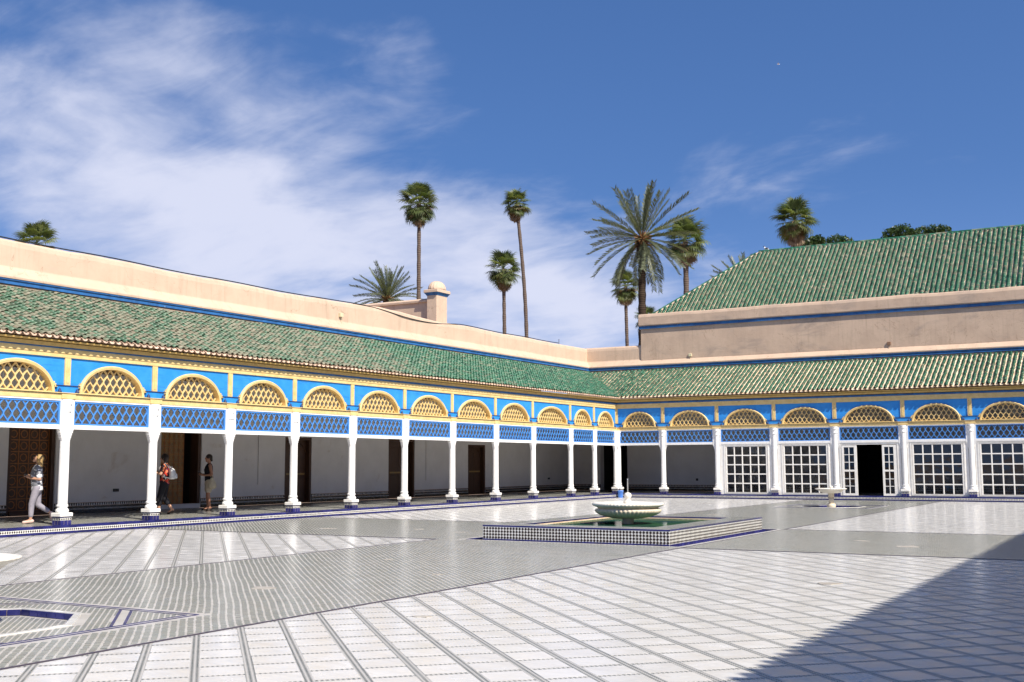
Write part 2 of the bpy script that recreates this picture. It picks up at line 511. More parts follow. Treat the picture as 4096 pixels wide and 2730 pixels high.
class MB:
    """collects shapes of one mesh"""
    def __init__(s):
        s.v = []; s.f = []; s.m = []; s.cur = 0
    def face(s, idx):
        s.f.append(idx); s.m.append(s.cur)
    def box(s, x0, x1, y0, y1, z0, z1):
        b = len(s.v)
        s.v += [(x0, y0, z0), (x1, y0, z0), (x1, y1, z0), (x0, y1, z0), (x0, y0, z1), (x1, y0, z1), (x1, y1, z1), (x0, y1, z1)]
        for q in ((0, 3, 2, 1), (4, 5, 6, 7), (0, 1, 5, 4), (1, 2, 6, 5), (2, 3, 7, 6), (3, 0, 4, 7)):
            s.face(tuple(b + i for i in q))
        return s
    def cbox(s, x0, x1, y0, y1, z0, z1, c=0.01):
        """box with chamfered vertical and top edges"""
        rings = []
        for z, k in ((z0, 0.0), (z1 - c, 0.0), (z1, c)):
            a0, a1, b0, b1 = x0 + k, x1 - k, y0 + k, y1 - k
            rings.append([(a0 + c, b0, z), (a1 - c, b0, z), (a1, b0 + c, z), (a1, b1 - c, z), (a1 - c, b1, z), (a0 + c, b1, z), (a0, b1 - c, z), (a0, b0 + c, z)])
        s.loft(rings, True, True)
        return s
    def loft(s, rings, cap0=True, cap1=True, closed=True):
        n = len(rings[0]); b = len(s.v)
        for r in rings:
            s.v += [tuple(p) for p in r]
        for i in range(len(rings) - 1):
            for j in range(n if closed else n - 1):
                k = (j + 1) % n
                s.face((b + i * n + j, b + i * n + k, b + (i + 1) * n + k, b + (i + 1) * n + j))
        if cap0: s.face(tuple(b + j for j in reversed(range(n))))
        if cap1: s.face(tuple(b + (len(rings) - 1) * n + j for j in range(n)))
        return s
    def lathe(s, prof, n=20, c=(0, 0, 0), flute=0, amp=0.0, cap=True):
        rings = []
        for r, z in prof:
            ring = []
            for j in range(n):
                a = 2 * PI * j / n
                rr = r
                if flute:
                    rr = r * (1 + amp * (abs(math.cos(a * flute / 2)) - 0.6))
                ring.append((c[0] + rr * math.cos(a), c[1] + rr * math.sin(a), c[2] + z))
            rings.append(ring)
        return s.loft(rings, cap, cap)
    def tube(s, pts, rad, n=8, cap=True):
        pts = [Vector(p) for p in pts]
        rings = []
        for i, p in enumerate(pts):
            d = (pts[min(i + 1, len(pts) - 1)] - pts[max(i - 1, 0)]).normalized()
            a = d.cross(Vector((0, 0, 1)) if abs(d.z) < 0.9 else Vector((1, 0, 0))).normalized()
            c = d.cross(a)
            r = rad[i] if isinstance(rad, (list, tuple)) else rad
            rings.append([p + (a * math.cos(2 * PI * j / n) + c * math.sin(2 * PI * j / n)) * r for j in range(n)])
        return s.loft(rings, cap, cap)
    def prism_x(s, prof, xs, dz=None):
        """closed (y, z) outline run along x through stations xs"""
        rings = []
        for x in xs:
            d = dz(x) if dz else 0.0
            rings.append([(x, y, z + d) for y, z in prof])
        return s.loft(rings, True, True)
    def bar(s, pts, wid, y0, y1):
        """flat bar following (x, z) points, thickness from y0 to y1"""
        P = [Vector((p[0], p[1])) for p in pts]
        rings = []
        for i, p in enumerate(P):
            d = (P[min(i + 1, len(P) - 1)] - P[max(i - 1, 0)])
            d = d.normalized() if d.length > 1e-9 else Vector((0, 1))
            nrm = Vector((-d.y, d.x)) * wid * 0.5
            a, b = p + nrm, p - nrm
            rings.append([(a.x, y0, a.y), (b.x, y0, b.y), (b.x, y1, b.y), (a.x, y1, a.y)])
        return s.loft(rings, True, True)
    def ball(s, c, r, n=10, m=7, sx=1, sy=1, sz=1):
        rings = []
        for i in range(m + 1):
            t = -PI / 2 + PI * i / m
            rr = max(math.cos(t), 0.02)
            rings.append([(c[0] + sx * r * rr * math.cos(2 * PI * j / n), c[1] + sy * r * rr * math.sin(2 * PI * j / n), c[2] + sz * r * math.sin(t)) for j in range(n)])
        return s.loft(rings, True, True)
    def mesh(s, name, mats, smooth=False):
        me = bpy.data.meshes.new(name)
        me.from_pydata([tuple(p) for p in s.v], [], s.f)
        if isinstance(mats, str): mats = [mats]
        for m in mats:
            me.materials.append(MATS[m])
        if len(mats) > 1:
            me.polygons.foreach_set('material_index', s.m)
        if smooth:
            me.polygons.foreach_set('use_smooth', [True] * len(me.polygons))
        me.update()
        return me
    def build(s, name, mats, parent=None, loc=None, smooth=False, kind=None):
        o = inst(name, s.mesh(name, mats, smooth), parent, None, loc)
        if kind: o["kind"] = kind
        return o


def np_mesh(name, V, F, m, smooth=False):
    """mesh from numpy verts (n,3) and quads (k,4)"""
    me = bpy.data.meshes.new(name)
    V = np.ascontiguousarray(V, dtype=np.float32); F = np.ascontiguousarray(F, dtype=np.int32)
    me.vertices.add(len(V)); me.vertices.foreach_set('co', V.ravel())
    me.loops.add(F.size); me.loops.foreach_set('vertex_index', F.ravel())
    me.polygons.add(len(F))
    me.polygons.foreach_set('loop_start', np.arange(len(F), dtype=np.int32) * F.shape[1])
    try:
        me.polygons.foreach_set('loop_total', np.full(len(F), F.shape[1], dtype=np.int32))
    except Exception:
        pass
    me.materials.append(MATS[m])
    me.polygons.foreach_set('use_smooth', np.full(len(F), bool(smooth)))
    me.update(calc_edges=True)
    me.validate()
    return me


# ================================================================== setting
PZ = 0.195                     # height of the arcade platform
KF = 0.25                      # kerb face in front of the column line
CX0, CX1, CY0, CY1 = KF, 24.45, -53.4, -KF      # the open court
PATH_X = (9.28, 14.83)
PATH_Y = (-29.50, -22.70)
POOL = (10.08, 14.38, -28.95, -23.03)
GUT = 0.30                     # sunk channel round the pool
FTN = [(12.16, -7.6), (12.15, -42.60)]
OCT = 1.06
SQ = 1.68

g = MB().box(-500, 500, -400, 700, -1.2, -0.9).build("ground", "earth")
tag(g, kind="structure")


def oct_pts(c, r, z=0.0):
    return [(c[0] + r / math.cos(PI / 8) * math.cos(PI / 8 + i * PI / 4), c[1] + r / math.cos(PI / 8) * math.sin(PI / 8 + i * PI / 4), z) for i in range(8)]


# base bed of the court (joint level); open where the channel and the two sunk basins lie
def floor_bed():
    mb = MB()
    z = -0.006
    def rect(x0, x1, y0, y1):
        if x1 - x0 < 1e-6 or y1 - y0 < 1e-6: return
        b = len(mb.v)
        mb.v += [(x0, y0, z), (x1, y0, z), (x1, y1, z), (x0, y1, z)]
        mb.face((b, b + 1, b + 2, b + 3))
    hx0, hx1, hy0, hy1 = POOL[0] - GUT, POOL[1] + GUT, POOL[2] - GUT, POOL[3] + GUT
    cells = [(hx0, hx1, hy0, hy1, None)]
    for c in FTN:
        cells.append((c[0] - 1.3, c[0] + 1.3, c[1] - 1.3, c[1] + 1.3, c))
    cells.sort(key=lambda q: q[2])
    y = CY0
    for (a, b_, c0, c1, ctr) in cells:
        rect(CX0, CX1, y, c0)
        rect(CX0, a, c0, c1); rect(b_, CX1, c0, c1)
        y = c1
        if ctr:
            o = oct_pts(ctr, OCT, z)
            # ring between the square cell and the octagon
            sq = []
            for i in range(8):
                ang = PI / 8 + i * PI / 4
                k = 1.3 / max(abs(math.cos(ang)), abs(math.sin(ang)))
                sq.append((ctr[0] + k * math.cos(ang), ctr[1] + k * math.sin(ang), z))
            for i in range(8):
                j = (i + 1) % 8
                b = len(mb.v)
                mb.v += [sq[i], sq[j], o[j], o[i]]
                mb.face((b, b + 1, b + 2, b + 3))
                if i % 2 == 0:
                    cn = (ctr[0] + math.copysign(1.3, sq[i][0] - ctr[0] + sq[j][0] - ctr[0]), ctr[1] + math.copysign(1.3, sq[i][1] - ctr[1] + sq[j][1] - ctr[1]), z)
                    b = len(mb.v)
                    mb.v += [sq[i], cn, sq[j]]
                    mb.face((b, b + 1, b + 2))
    rect(CX0, CX1, y, CY1)
    return mb


bed = floor_bed().build("courtyard_floor", "strip_zellige")
tag(bed, kind="structure")

# white bed under the green paths (4 mm above the joint bed)
def in_path(x, y):
    return ((x > PATH_X[0]) & (x < PATH_X[1])) | ((y > PATH_Y[0]) & (y < PATH_Y[1]))


def in_hole(x, y, pad=0.0):
    h = (x > POOL[0] - GUT - pad) & (x < POOL[1] + GUT + pad) & (y > POOL[2] - GUT - pad) & (y < POOL[3] + GUT + pad)
    return h


def in_sq(x, y, r=SQ):
    h = np.zeros_like(x, dtype=bool)
    for c in FTN:
        h |= (np.abs(x - c[0]) < r) & (np.abs(y - c[1]) < r)
    return h


def in_oct(x, y, r):
    h = np.zeros_like(x, dtype=bool)
    for c in FTN:
        ax, ay = np.abs(x - c[0]), np.abs(y - c[1])
        h |= (np.maximum(ax, ay) < r) & ((ax + ay) / math.sqrt(2) < r)
    return h


pb = MB()
for (x0, x1, y0, y1) in ((PATH_X[0], PATH_X[1], PATH_Y[1], CY1), (PATH_X[0], PATH_X[1], CY0, PATH_Y[0]),
                         (CX0, POOL[0] - GUT, PATH_Y[0], PATH_Y[1]), (POOL[1] + GUT, CX1, PATH_Y[0], PATH_Y[1]),
                         (POOL[0] - GUT, POOL[1] + GUT, PATH_Y[0], POOL[2] - GUT), (POOL[0] - GUT, POOL[1] + GUT, POOL[3] + GUT, PATH_Y[1])):
    hole = None
    for c in FTN:
        if x0 < c[0] < x1 and y0 < c[1] < y1: hole = c
    z = -0.002
    if hole is None:
        pb.v += [(x0, y0, z), (x1, y0, z), (x1, y1, z), (x0, y1, z)]; b = len(pb.v)
        pb.face((b - 4, b - 3, b - 2, b - 1))
    else:
        a, c_, d, e = hole[0] - SQ, hole[0] + SQ, hole[1] - SQ, hole[1] + SQ
        for (p0, p1, q0, q1) in ((x0, x1, y0, d), (x0, x1, e, y1), (x0, a, d, e), (c_, x1, d, e)):
            pb.v += [(p0, q0, z), (p1, q0, z), (p1, q1, z), (p0, q1, z)]; b = len(pb.v)
            pb.face((b - 4, b - 3, b - 2, b - 1))
pb.build("path_bed", "white_grout", bed)

S2 = math.sqrt(2)
PIT = 0.417
V0 = -18.35 + 0.5 * PIT
U0 = 41.13 + 0.5 * PIT


def plate_template(a, b, h, c=0.0):
    """raised plate: half sizes a (along u) and b (along v), height h"""
    t = np.array([(-a, -b, 0), (a, -b, 0), (a, b, 0), (-a, b, 0), (-a + c, -b + c, h), (a - c, -b + c, h), (a - c, b - c, h), (-a + c, b - c, h)], float)
    f = np.array([(4, 5, 6, 7), (0, 1, 5, 4), (1, 2, 6, 5), (2, 3, 7, 6), (3, 0, 4, 7)])
    return t, f


def rot45(T):
    """u = (x - y)/sqrt2 , v = (x + y)/sqrt2  ->  world xy"""
    R = T.copy()
    R[:, 0] = (T[:, 0] + T[:, 1]) / S2
    R[:, 1] = (-T[:, 0] + T[:, 1]) / S2
    return R


def scatter(T, F, X, Y, Z):
    n = len(X)
    V = T[None, :, :] + np.stack([X, Y, Z], -1)[:, None, :]
    FF = F[None, :, :] + (np.arange(n) * len(T))[:, None, None]
    return V.reshape(-1, 3), FF.reshape(-1, F.shape[1])


def cam_depth(x, y):
    return (x - CAM.x) * -math.sin(YAW) + (y - CAM.y) * math.cos(YAW), (x - CAM.x) * math.cos(YAW) + (y - CAM.y) * math.sin(YAW)


# marble slabs, set diagonally
iu = np.arange(-5, 200); iv = np.arange(-150, 150)
A, B = np.meshgrid(iu, iv, indexing='ij')
u = U0 + (A.ravel() - 100) * PIT; v = V0 + B.ravel() * PIT
x = (u + v) / S2; y = (v - u) / S2
hs_ = 0.30
ok = (x > CX0 + 0.25) & (x < CX1 - 0.25) & (y > CY0 + 0.25) & (y < CY1 - 0.25)
px0, px1, py0, py1 = PATH_X[0] - hs_, PATH_X[1] + hs_, PATH_Y[0] - hs_, PATH_Y[1] + hs_
edge = ((x > px0) & (x < px1)) | ((y > py0) & (y < py1))
inner = ((x > PATH_X[0] - 0.02) & (x < PATH_X[1] + 0.02)) | ((y > PATH_Y[0] - 0.02) & (y < PATH_Y[1] + 0.02))
Ts, Fs = plate_template(0.178, 0.171, 0.0007, 0.0003)
full = ok & ~edge
xs, ys = x[full], y[full]
dep, lat = cam_depth(xs, ys)
vis = (dep > 8.5) & (np.abs(lat) < dep * 0.47)
order = np.argsort(np.where(vis, dep, 1e6))
near = order[:300]
rest = order[300:]
slab_me = [np_mesh("marble_slab", rot45(Ts * np.array([1 + e, 1 - e, 1])), Fs, "marble") for e in (0.0, 0.012, -0.012)]
for k, i in enumerate(near):
    inst("marble_slab", slab_me[k % 3], bed, loc=(xs[i], ys[i], -0.0058 + 0.0003 * random.random()))
V, F = scatter(rot45(Ts), Fs, xs[rest], ys[rest], -0.0058 + 0.0003 * RNG.random(len(rest)))
# cut slabs along the borders: clip the diagonal square with the region's edges
def clip_poly(P, ax, val, keep_less):
    out = []
    for i in range(len(P)):
        a, b = P[i], P[(i + 1) % len(P)]
        ia = (a[ax] < val) == keep_less; ib = (b[ax] < val) == keep_less
        if ia: out.append(a)
        if ia != ib:
            t = (val - a[ax]) / (b[ax] - a[ax])
            out.append((a[0] + t * (b[0] - a[0]), a[1] + t * (b[1] - a[1])))
    return out


cutm = MB()
near_edge = (x > CX0 - 0.3) & (x < CX1 + 0.3) & (y > CY0 - 0.3) & (y < CY1 + 0.3) & ~full
sqp = rot45(np.array([(-0.178, -0.171, 0), (0.178, -0.171, 0), (0.178, 0.171, 0), (-0.178, 0.171, 0)]))
quads4 = [(CX0, PATH_X[0] - 0.03, CY0, PATH_Y[0] - 0.03), (CX0, PATH_X[0] - 0.03, PATH_Y[1] + 0.03, CY1), (PATH_X[1] + 0.03, CX1, CY0, PATH_Y[0] - 0.03), (PATH_X[1] + 0.03, CX1, PATH_Y[1] + 0.03, CY1)]
for xx, yy in zip(x[near_edge], y[near_edge]):
    for (a, b_, c, d) in quads4:
        if xx < a - 0.3 or xx > b_ + 0.3 or yy < c - 0.3 or yy > d + 0.3: continue
        P = [(xx + q[0], yy + q[1]) for q in sqp]
        for ax, val, kl in ((0, a, False), (0, b_, True), (1, c, False), (1, d, True)):
            if P: P = clip_poly(P, ax, val, kl)
        if len(P) >= 3:
            b0 = len(cutm.v)
            cutm.v += [(q[0], q[1], -0.0051) for q in P]
            cutm.face(tuple(range(b0, b0 + len(P))))
o = inst("marble_slab", np_mesh("marble_slab_field", V, F, "marble"), bed); o["kind"] = "stuff"
cutm.build("cut_slab", "marble", bed, kind="stuff")

# green zellige bars of the paths: rows along (1,-1), set on the white bed
PU, PV = 0.0560, 0.0795
nu = np.arange(-700, 1400); nv = np.arange(-640, 320)
A, B = np.meshgrid(nu, nv, indexing='ij')
u = A.ravel() * PU + 20.0; v = B.ravel() * PV + 0.010 * np.sin(u * 0.9) + 0.005 * np.sin(u * 2.7)
x = (u + v) / S2; y = (v - u) / S2
m = 0.04
ok = (x > CX0 + m) & (x < CX1 - m) & (y > CY0 + m) & (y < CY1 - m)
inp = ((x > PATH_X[0] + m) & (x < PATH_X[1] - m)) | ((y > PATH_Y[0] + m) & (y < PATH_Y[1] - m))
ok &= inp & ~in_hole(x, y, 0.12) & ~in_sq(x, y, SQ + 0.1)
x, y = x[ok], y[ok]
dep, lat = cam_depth(x, y)
ok = (np.abs(lat) < dep * 0.62 + 2.5) & (dep > 3.0)
x, y = x[ok], y[ok]
jit = RNG.normal(0, 0.0022, (2, len(x)))
Tg = np.array([(-0.0145, -0.0285, 0), (0.0145, -0.0285, 0), (0.0145, 0.0285, 0), (-0.0145, 0.0285, 0)], float)
Fg = np.array([(0, 1, 2, 3)])
V, F = scatter(rot45(Tg), Fg, x + jit[0], y + jit[1], -0.0015 + 0.0003 * RNG.random(len(x)))
o = inst("green_path_tile", np_mesh("green_path_tile", V, F, "green_zellige"), bed); o["kind"] = "stuff"

# pale cement repairs let into the worn paths and slabs
mat("cement", (0.44, 0.41, 0.36), 0.7, 0.3, (0.33, 0.29, 0.24), 6.0)
rp = random.Random(5)
for (cx_, cy_, r_) in ((12.6, -38.6, 0.16), (11.4, -34.2, 0.10), (13.6, -36.0, 0.09), (4.6, -27.4, 0.20), (6.8, -26.6, 0.16), (8.4, -27.2, 0.13), (18.6, -27.2, 0.22), (17.4, -26.0, 0.15), (18.9, -34.6, 0.17), (16.0, -39.9, 0.09), (10.6, -16.0, 0.2)):
    pm = MB()
    ring = []
    n_ = 11
    for k in range(n_):
        a_ = 2 * PI * k / n_
        q_ = r_ * rp.uniform(0.55, 1.15)
        ring.append((cx_ + 1.5 * q_ * math.cos(a_) * 0.8, cy_ + q_ * math.sin(a_)))
    pm.loft([[(p_[0], p_[1], -0.006) for p_ in ring], [(p_[0], p_[1], 0.0006) for p_ in ring]])
    pm.build("repair_patch", "cement", bed)

# dark border strips where paths meet marble
bs = MB()
def border(x0, y0, x1, y1, wd=0.028, z=0.0035):
    if abs(x1 - x0) > abs(y1 - y0): bs.box(min(x0, x1), max(x0, x1), y0 - wd / 2, y0 + wd / 2, -0.006, z)
    else: bs.box(x0 - wd / 2, x0 + wd / 2, min(y0, y1), max(y0, y1), -0.006, z)


for xx in PATH_X:
    border(xx, CY0, xx, PATH_Y[0] - 0.02); border(xx, PATH_Y[1] + 0.02, xx, CY1)
for yy in PATH_Y:
    border(CX0, yy, PATH_X[0] + 0.014, yy); border(PATH_X[1] - 0.014, yy, CX1, yy)
border(PATH_X[1], PATH_Y[0] + 0.05, PATH_X[1], PATH_Y[1] - 0.05, 0.024, 0.0032)
bs.build("border_strip", "dark_border", bed)


# square panels round the two small fountains, with their sunk octagonal basins
def small_basin(c):
    mb = MB()
    z = -0.0025
    o = oct_pts(c, OCT, z)
    sqc = []
    for i in range(8):
        ang = PI / 8 + i * PI / 4
        k = SQ / max(abs(math.cos(ang)), abs(math.sin(ang)))
        sqc.append((c[0] + k * math.cos(ang), c[1] + k * math.sin(ang), z))
    for i in range(8):
        j = (i + 1) % 8
        b = len(mb.v)
        mb.v += [sqc[i], sqc[j], o[j], o[i]]
        mb.face((b, b + 1, b + 2, b + 3))
        if i % 2 == 0:
            cn = (c[0] + math.copysign(SQ, sqc[i][0] + sqc[j][0] - 2 * c[0]), c[1] + math.copysign(SQ, sqc[i][1] + sqc[j][1] - 2 * c[1]), z)
            b = len(mb.v)
            mb.v += [sqc[i], cn, sqc[j]]
            mb.face((b, b + 1, b + 2))
    pan = mb.build("basin_panel", "white_grout", bed)
    # fine green bars on the panel and on the basin floor
    n = np.arange(-60, 61)
    A, B = np.meshgrid(n, np.arange(-46, 47), indexing='ij')
    u = A.ravel() * 0.042; v = B.ravel() * 0.06
    x = c[0] + (u + v) / S2; y = c[1] + (v - u) / S2
    ax, ay = np.abs(x - c[0]), np.abs(y - c[1])
    dm = np.maximum(ax, ay); dd = (ax + ay) / S2
    k_out = (dm < SQ - 0.13) & ~((dm < OCT + 0.13) & (dd < OCT + 0.16)) & ~((dd > 1.50) & (dd < 1.66))
    k_in = (dm < OCT - 0.06) & (dd < OCT - 0.06)
    T = np.array([(-0.011, -0.021, 0), (0.011, -0.021, 0), (0.011, 0.021, 0), (-0.011, 0.021, 0)], float)
    V, F = scatter(rot45(T), Fg, x[k_out], y[k_out], np.full(k_out.sum(), -0.0019))
    V2, F2 = scatter(rot45(T), Fg, x[k_in], y[k_in], np.full(k_in.sum(), -0.0695))
    o2 = inst("panel_zellige", np_mesh("panel_zellige", np.vstack([V, V2]), np.vstack([F, F2 + len(V)]), "green_zellige"), bed); o2["kind"] = "stuff"
    # cobalt frame lines of the panel
    fl = MB()
    for r, wd in ((SQ - 0.015, 0.022), (SQ - 0.10, 0.016)):
        for (x0, x1, y0, y1) in ((-r, r, -r - wd / 2, -r + wd / 2), (-r, r, r - wd / 2, r + wd / 2), (-r - wd / 2, -r + wd / 2, -r + wd, r - wd), (r - wd / 2, r + wd / 2, -r + wd, r - wd)):
            fl.box(c[0] + x0, c[0] + x1, c[1] + y0, c[1] + y1, -0.004, 0.003)
    # three-line bands across the corners of the square
    for sx in (-1, 1):
        for sy in (-1, 1):
            for dd_ in (1.52, 1.64):
                p0 = Vector((sx * (SQ - 0.13), sy * (dd_ * S2 - SQ + 0.13))); p1 = Vector((sx * (dd_ * S2 - SQ + 0.13), sy * (SQ - 0.13)))
                d = (p1 - p0).normalized(); nn = Vector((-d.y, d.x)) * 0.016
                b = len(fl.v)
                for q in (p0 + nn, p1 + nn, p1 - nn, p0 - nn):
                    fl.v.append((c[0] + q.x, c[1] + q.y, 0.003))
                fl.face((b, b + 1, b + 2, b + 3) if sx * sy < 0 else (b + 3, b + 2, b + 1, b))
    fl.build("frame_tile", "cobalt_tile", bed, kind="stuff")
    # rim band round the octagon and the sunk cobalt sides
    root = empty("octagonal_basin", (c[0], c[1], 0.0))
    oo = oct_pts((0, 0), OCT + 0.075); oi_ = oct_pts((0, 0), OCT)
    for i in range(8):
        j = (i + 1) % 8
        rb = MB()
        rb.loft([[(oo[i][0], oo[i][1], -0.004), (oo[j][0], oo[j][1], -0.004), (oi_[j][0], oi_[j][1], -0.004), (oi_[i][0], oi_[i][1], -0.004)],
                 [(oo[i][0], oo[i][1], 0.006), (oo[j][0], oo[j][1], 0.006), (oi_[j][0], oi_[j][1], 0.006), (oi_[i][0], oi_[i][1], 0.006)]])
        rb.build("rim_band", "white_tile", root)
        for k in range(6):
            a = Vector(oi_[i]).lerp(Vector(oi_[j]), (k + 0.04) / 6); b_ = Vector(oi_[i]).lerp(Vector(oi_[j]), (k + 0.96) / 6)
            nrm = -((a + b_) / 2).normalized() * 0.012
            sb = MB()
            sb.loft([[(a.x, a.y, -0.065), (b_.x, b_.y, -0.065), (b_.x + nrm.x, b_.y + nrm.y, -0.065), (a.x + nrm.x, a.y + nrm.y, -0.065)],
                     [(a.x, a.y, -0.001), (b_.x, b_.y, -0.001), (b_.x + nrm.x, b_.y + nrm.y, -0.001), (a.x + nrm.x, a.y + nrm.y, -0.001)]])
            sb.build("side_tile", "cobalt_tile", root)
    fb = MB()
    fb.loft([[(p[0] * 1.03, p[1] * 1.03, -0.12) for p in oi_], [(p[0] * 1.03, p[1] * 1.03, -0.07) for p in oi_]])
    fb.build("basin_floor", "white_grout", root)
    bk = MB()
    bk.loft([[(p[0] * 1.003, p[1] * 1.003, -0.07) for p in oi_], [(p[0] * 1.003, p[1] * 1.003, -0.004) for p in oi_]], False, False)
    bk.build("mortar_bed", "mortar", root)
    return root


ob = small_basin(FTN[0])
tag(ob, "far octagonal sunk basin in the floor round the small fountain by the glazed door", "basin", "sunk basins of the small fountains")
ob = small_basin(FTN[1])
tag(ob, "near octagonal sunk basin with cobalt tiled sides at the lower left", "basin", "sunk basins of the small fountains")


# ------------------------------------------------------------------ platforms with tiled kerb
def kerb_run(plat, x0, x1, near_first):
    """local frame: kerb face at y=-KF looking to -y; cobalt, diamond band, cobalt"""
    me_top = MB().cbox(-0.118, 0.118, 0.0, 0.11, 0.0, 0.066, 0.006).mesh("kerb_tile", "cobalt_tile")
    me_bot = MB().cbox(-0.0625, 0.0625, 0.0, 0.03, 0.0, 0.052, 0.004).mesh("kerb_tile_small", "cobalt_tile")
    n = int((x1 - x0) / 0.24)
    for i in range(n):
        xx = x0 + 0.12 + i * 0.24
        inst("kerb_tile", me_top, plat, loc=(xx, -KF + random.uniform(-0.003, 0.003), PZ - 0.062 + random.uniform(-0.002, 0.002)))
    nb = int((x1 - x0) / 0.129)
    idx = list(range(nb))
    if near_first: idx = idx[::-1] if near_first > 0 else idx
    for k, i in enumerate(idx[:290]):
        xx = x0 + 0.0645 + i * 0.129
        inst("kerb_base_tile", me_bot, plat, loc=(xx, -KF - 0.004 + random.uniform(-0.002, 0.002), 0.002))
    # band: white ground with black diamonds
    wb = MB().box(x0, x1, -KF + 0.001, -KF + 0.04, 0.057, PZ - 0.064)
    wb.build("band_ground", "white_tile", plat)
    nd = int((x1 - x0) / 0.06)
    X = x0 + 0.03 + np.arange(nd) * 0.06
    zc = (0.057 + PZ - 0.064) / 2
    T = np.array([(-0.026, 0, 0), (0, 0, -0.032), (0.026, 0, 0), (0, 0, 0.032)], float)
    V, F = scatter(T, Fg, X, np.full(nd, -KF - 0.001), np.full(nd, zc))
    o = inst("band_diamond", np_mesh("band_diamond", V, F, "black_tile"), plat); o["kind"] = "stuff"


def platform(name, rz, x0, x1, ydepth, near, k0):
    root = inst(name, MB().box(x0, x1, -KF + 0.012, ydepth, -0.3, PZ - 0.008).mesh(name, "white_grout"))
    root.rotation_euler = (0, 0, rz)
    tag(root, kind="structure")
    kerb_run(root, k0, x1, near)
    # paving of the arcade: the same bars, straight rows
    PX_, PY_ = 0.106, 0.0565
    A, B = np.meshgrid(np.arange(int((x1 - x0) / PX_)), np.arange(int((ydepth - 0.0) / PY_)), indexing='ij')
    X = x0 + 0.09 + A.ravel() * PX_; Y = -0.10 + B.ravel() * PY_
    keep = Y < ydepth - 0.1
    X, Y = X[keep], Y[keep]
    T = np.array([(-0.037, -0.0150, 0), (0.037, -0.0150, 0), (0.037, 0.0150, 0), (-0.037, 0.0150, 0)], float)
    V, F = scatter(T, Fg, X, Y, PZ - 0.0075 + 0.0003 * RNG.random(len(X)))
    o = inst("arcade_tile", np_mesh("arcade_tile", V, F, "green_zellige"), root); o["kind"] = "stuff"
    return root


platform("arcade_platform", PI / 2, -37.0, -KF, 5.0, -1, -37.0)
platform("arcade_platform", 0.0, -5.0, 24.6, 5.0, -1, KF)


# ================================================================== palace wings
Z_BEAM0, Z_BEAM1 = 2.47, 2.572          # white beam under the blue lattice
Z_LAT1 = 3.148
Z_RAIL0, Z_RAIL1 = 3.188, 3.345
Z_BRK = 3.525
Z_APEX = 4.085
Z_PAN1 = 4.245
Z_EAVE = 4.75
T_TOP, Z_TOP = 2.85, 6.28               # where the lean-to roof meets the parapet wall
EAVE_Y = -0.28
SL = math.atan2(Z_TOP - Z_EAVE, T_TOP - EAVE_Y)
SLEN = math.hypot(Z_TOP - Z_EAVE, T_TOP - EAVE_Y)
TP, TR = 0.205, 0.145                   # tile pitch across, course height along the slope


def ellz(x, a, h):
    return h * math.sqrt(max(0.0, 1 - (x / a) ** 2))


def lattice(mb, inside, x0, x1, z0, z1, wd, ht, bar, ya, yb):
    """two crossing families of waved bars forming tall lozenges"""
    step = ht / 8.0
    nz = int(math.ceil((z1 - z0) / step))
    span = (z1 - z0) * wd / ht
    for sg in (1, -1):
        k0 = int(math.floor((x0 - span) / wd)) - 1
        k1 = int(math.ceil((x1 + span) / wd)) + 1
        for k in range(k0, k1 + 1):
            run = []
            ya_, yb_ = (ya, yb) if sg > 0 else (ya + 0.004, yb + 0.003)
            for i in range(nz + 1):
                z = min(z0 + i * step, z1)
                ph = (z - z0) / (ht / 2)
                xx = k * wd + sg * (z - z0) * wd / ht - sg * 0.011 * math.sin(2 * PI * ph)
                if inside(xx, z):
                    run.append((xx, z))
                else:
                    if len(run) > 1: mb.bar(run, bar, ya_, yb_)
                    run = []
            if len(run) > 1: mb.bar(run, bar, ya_, yb_)


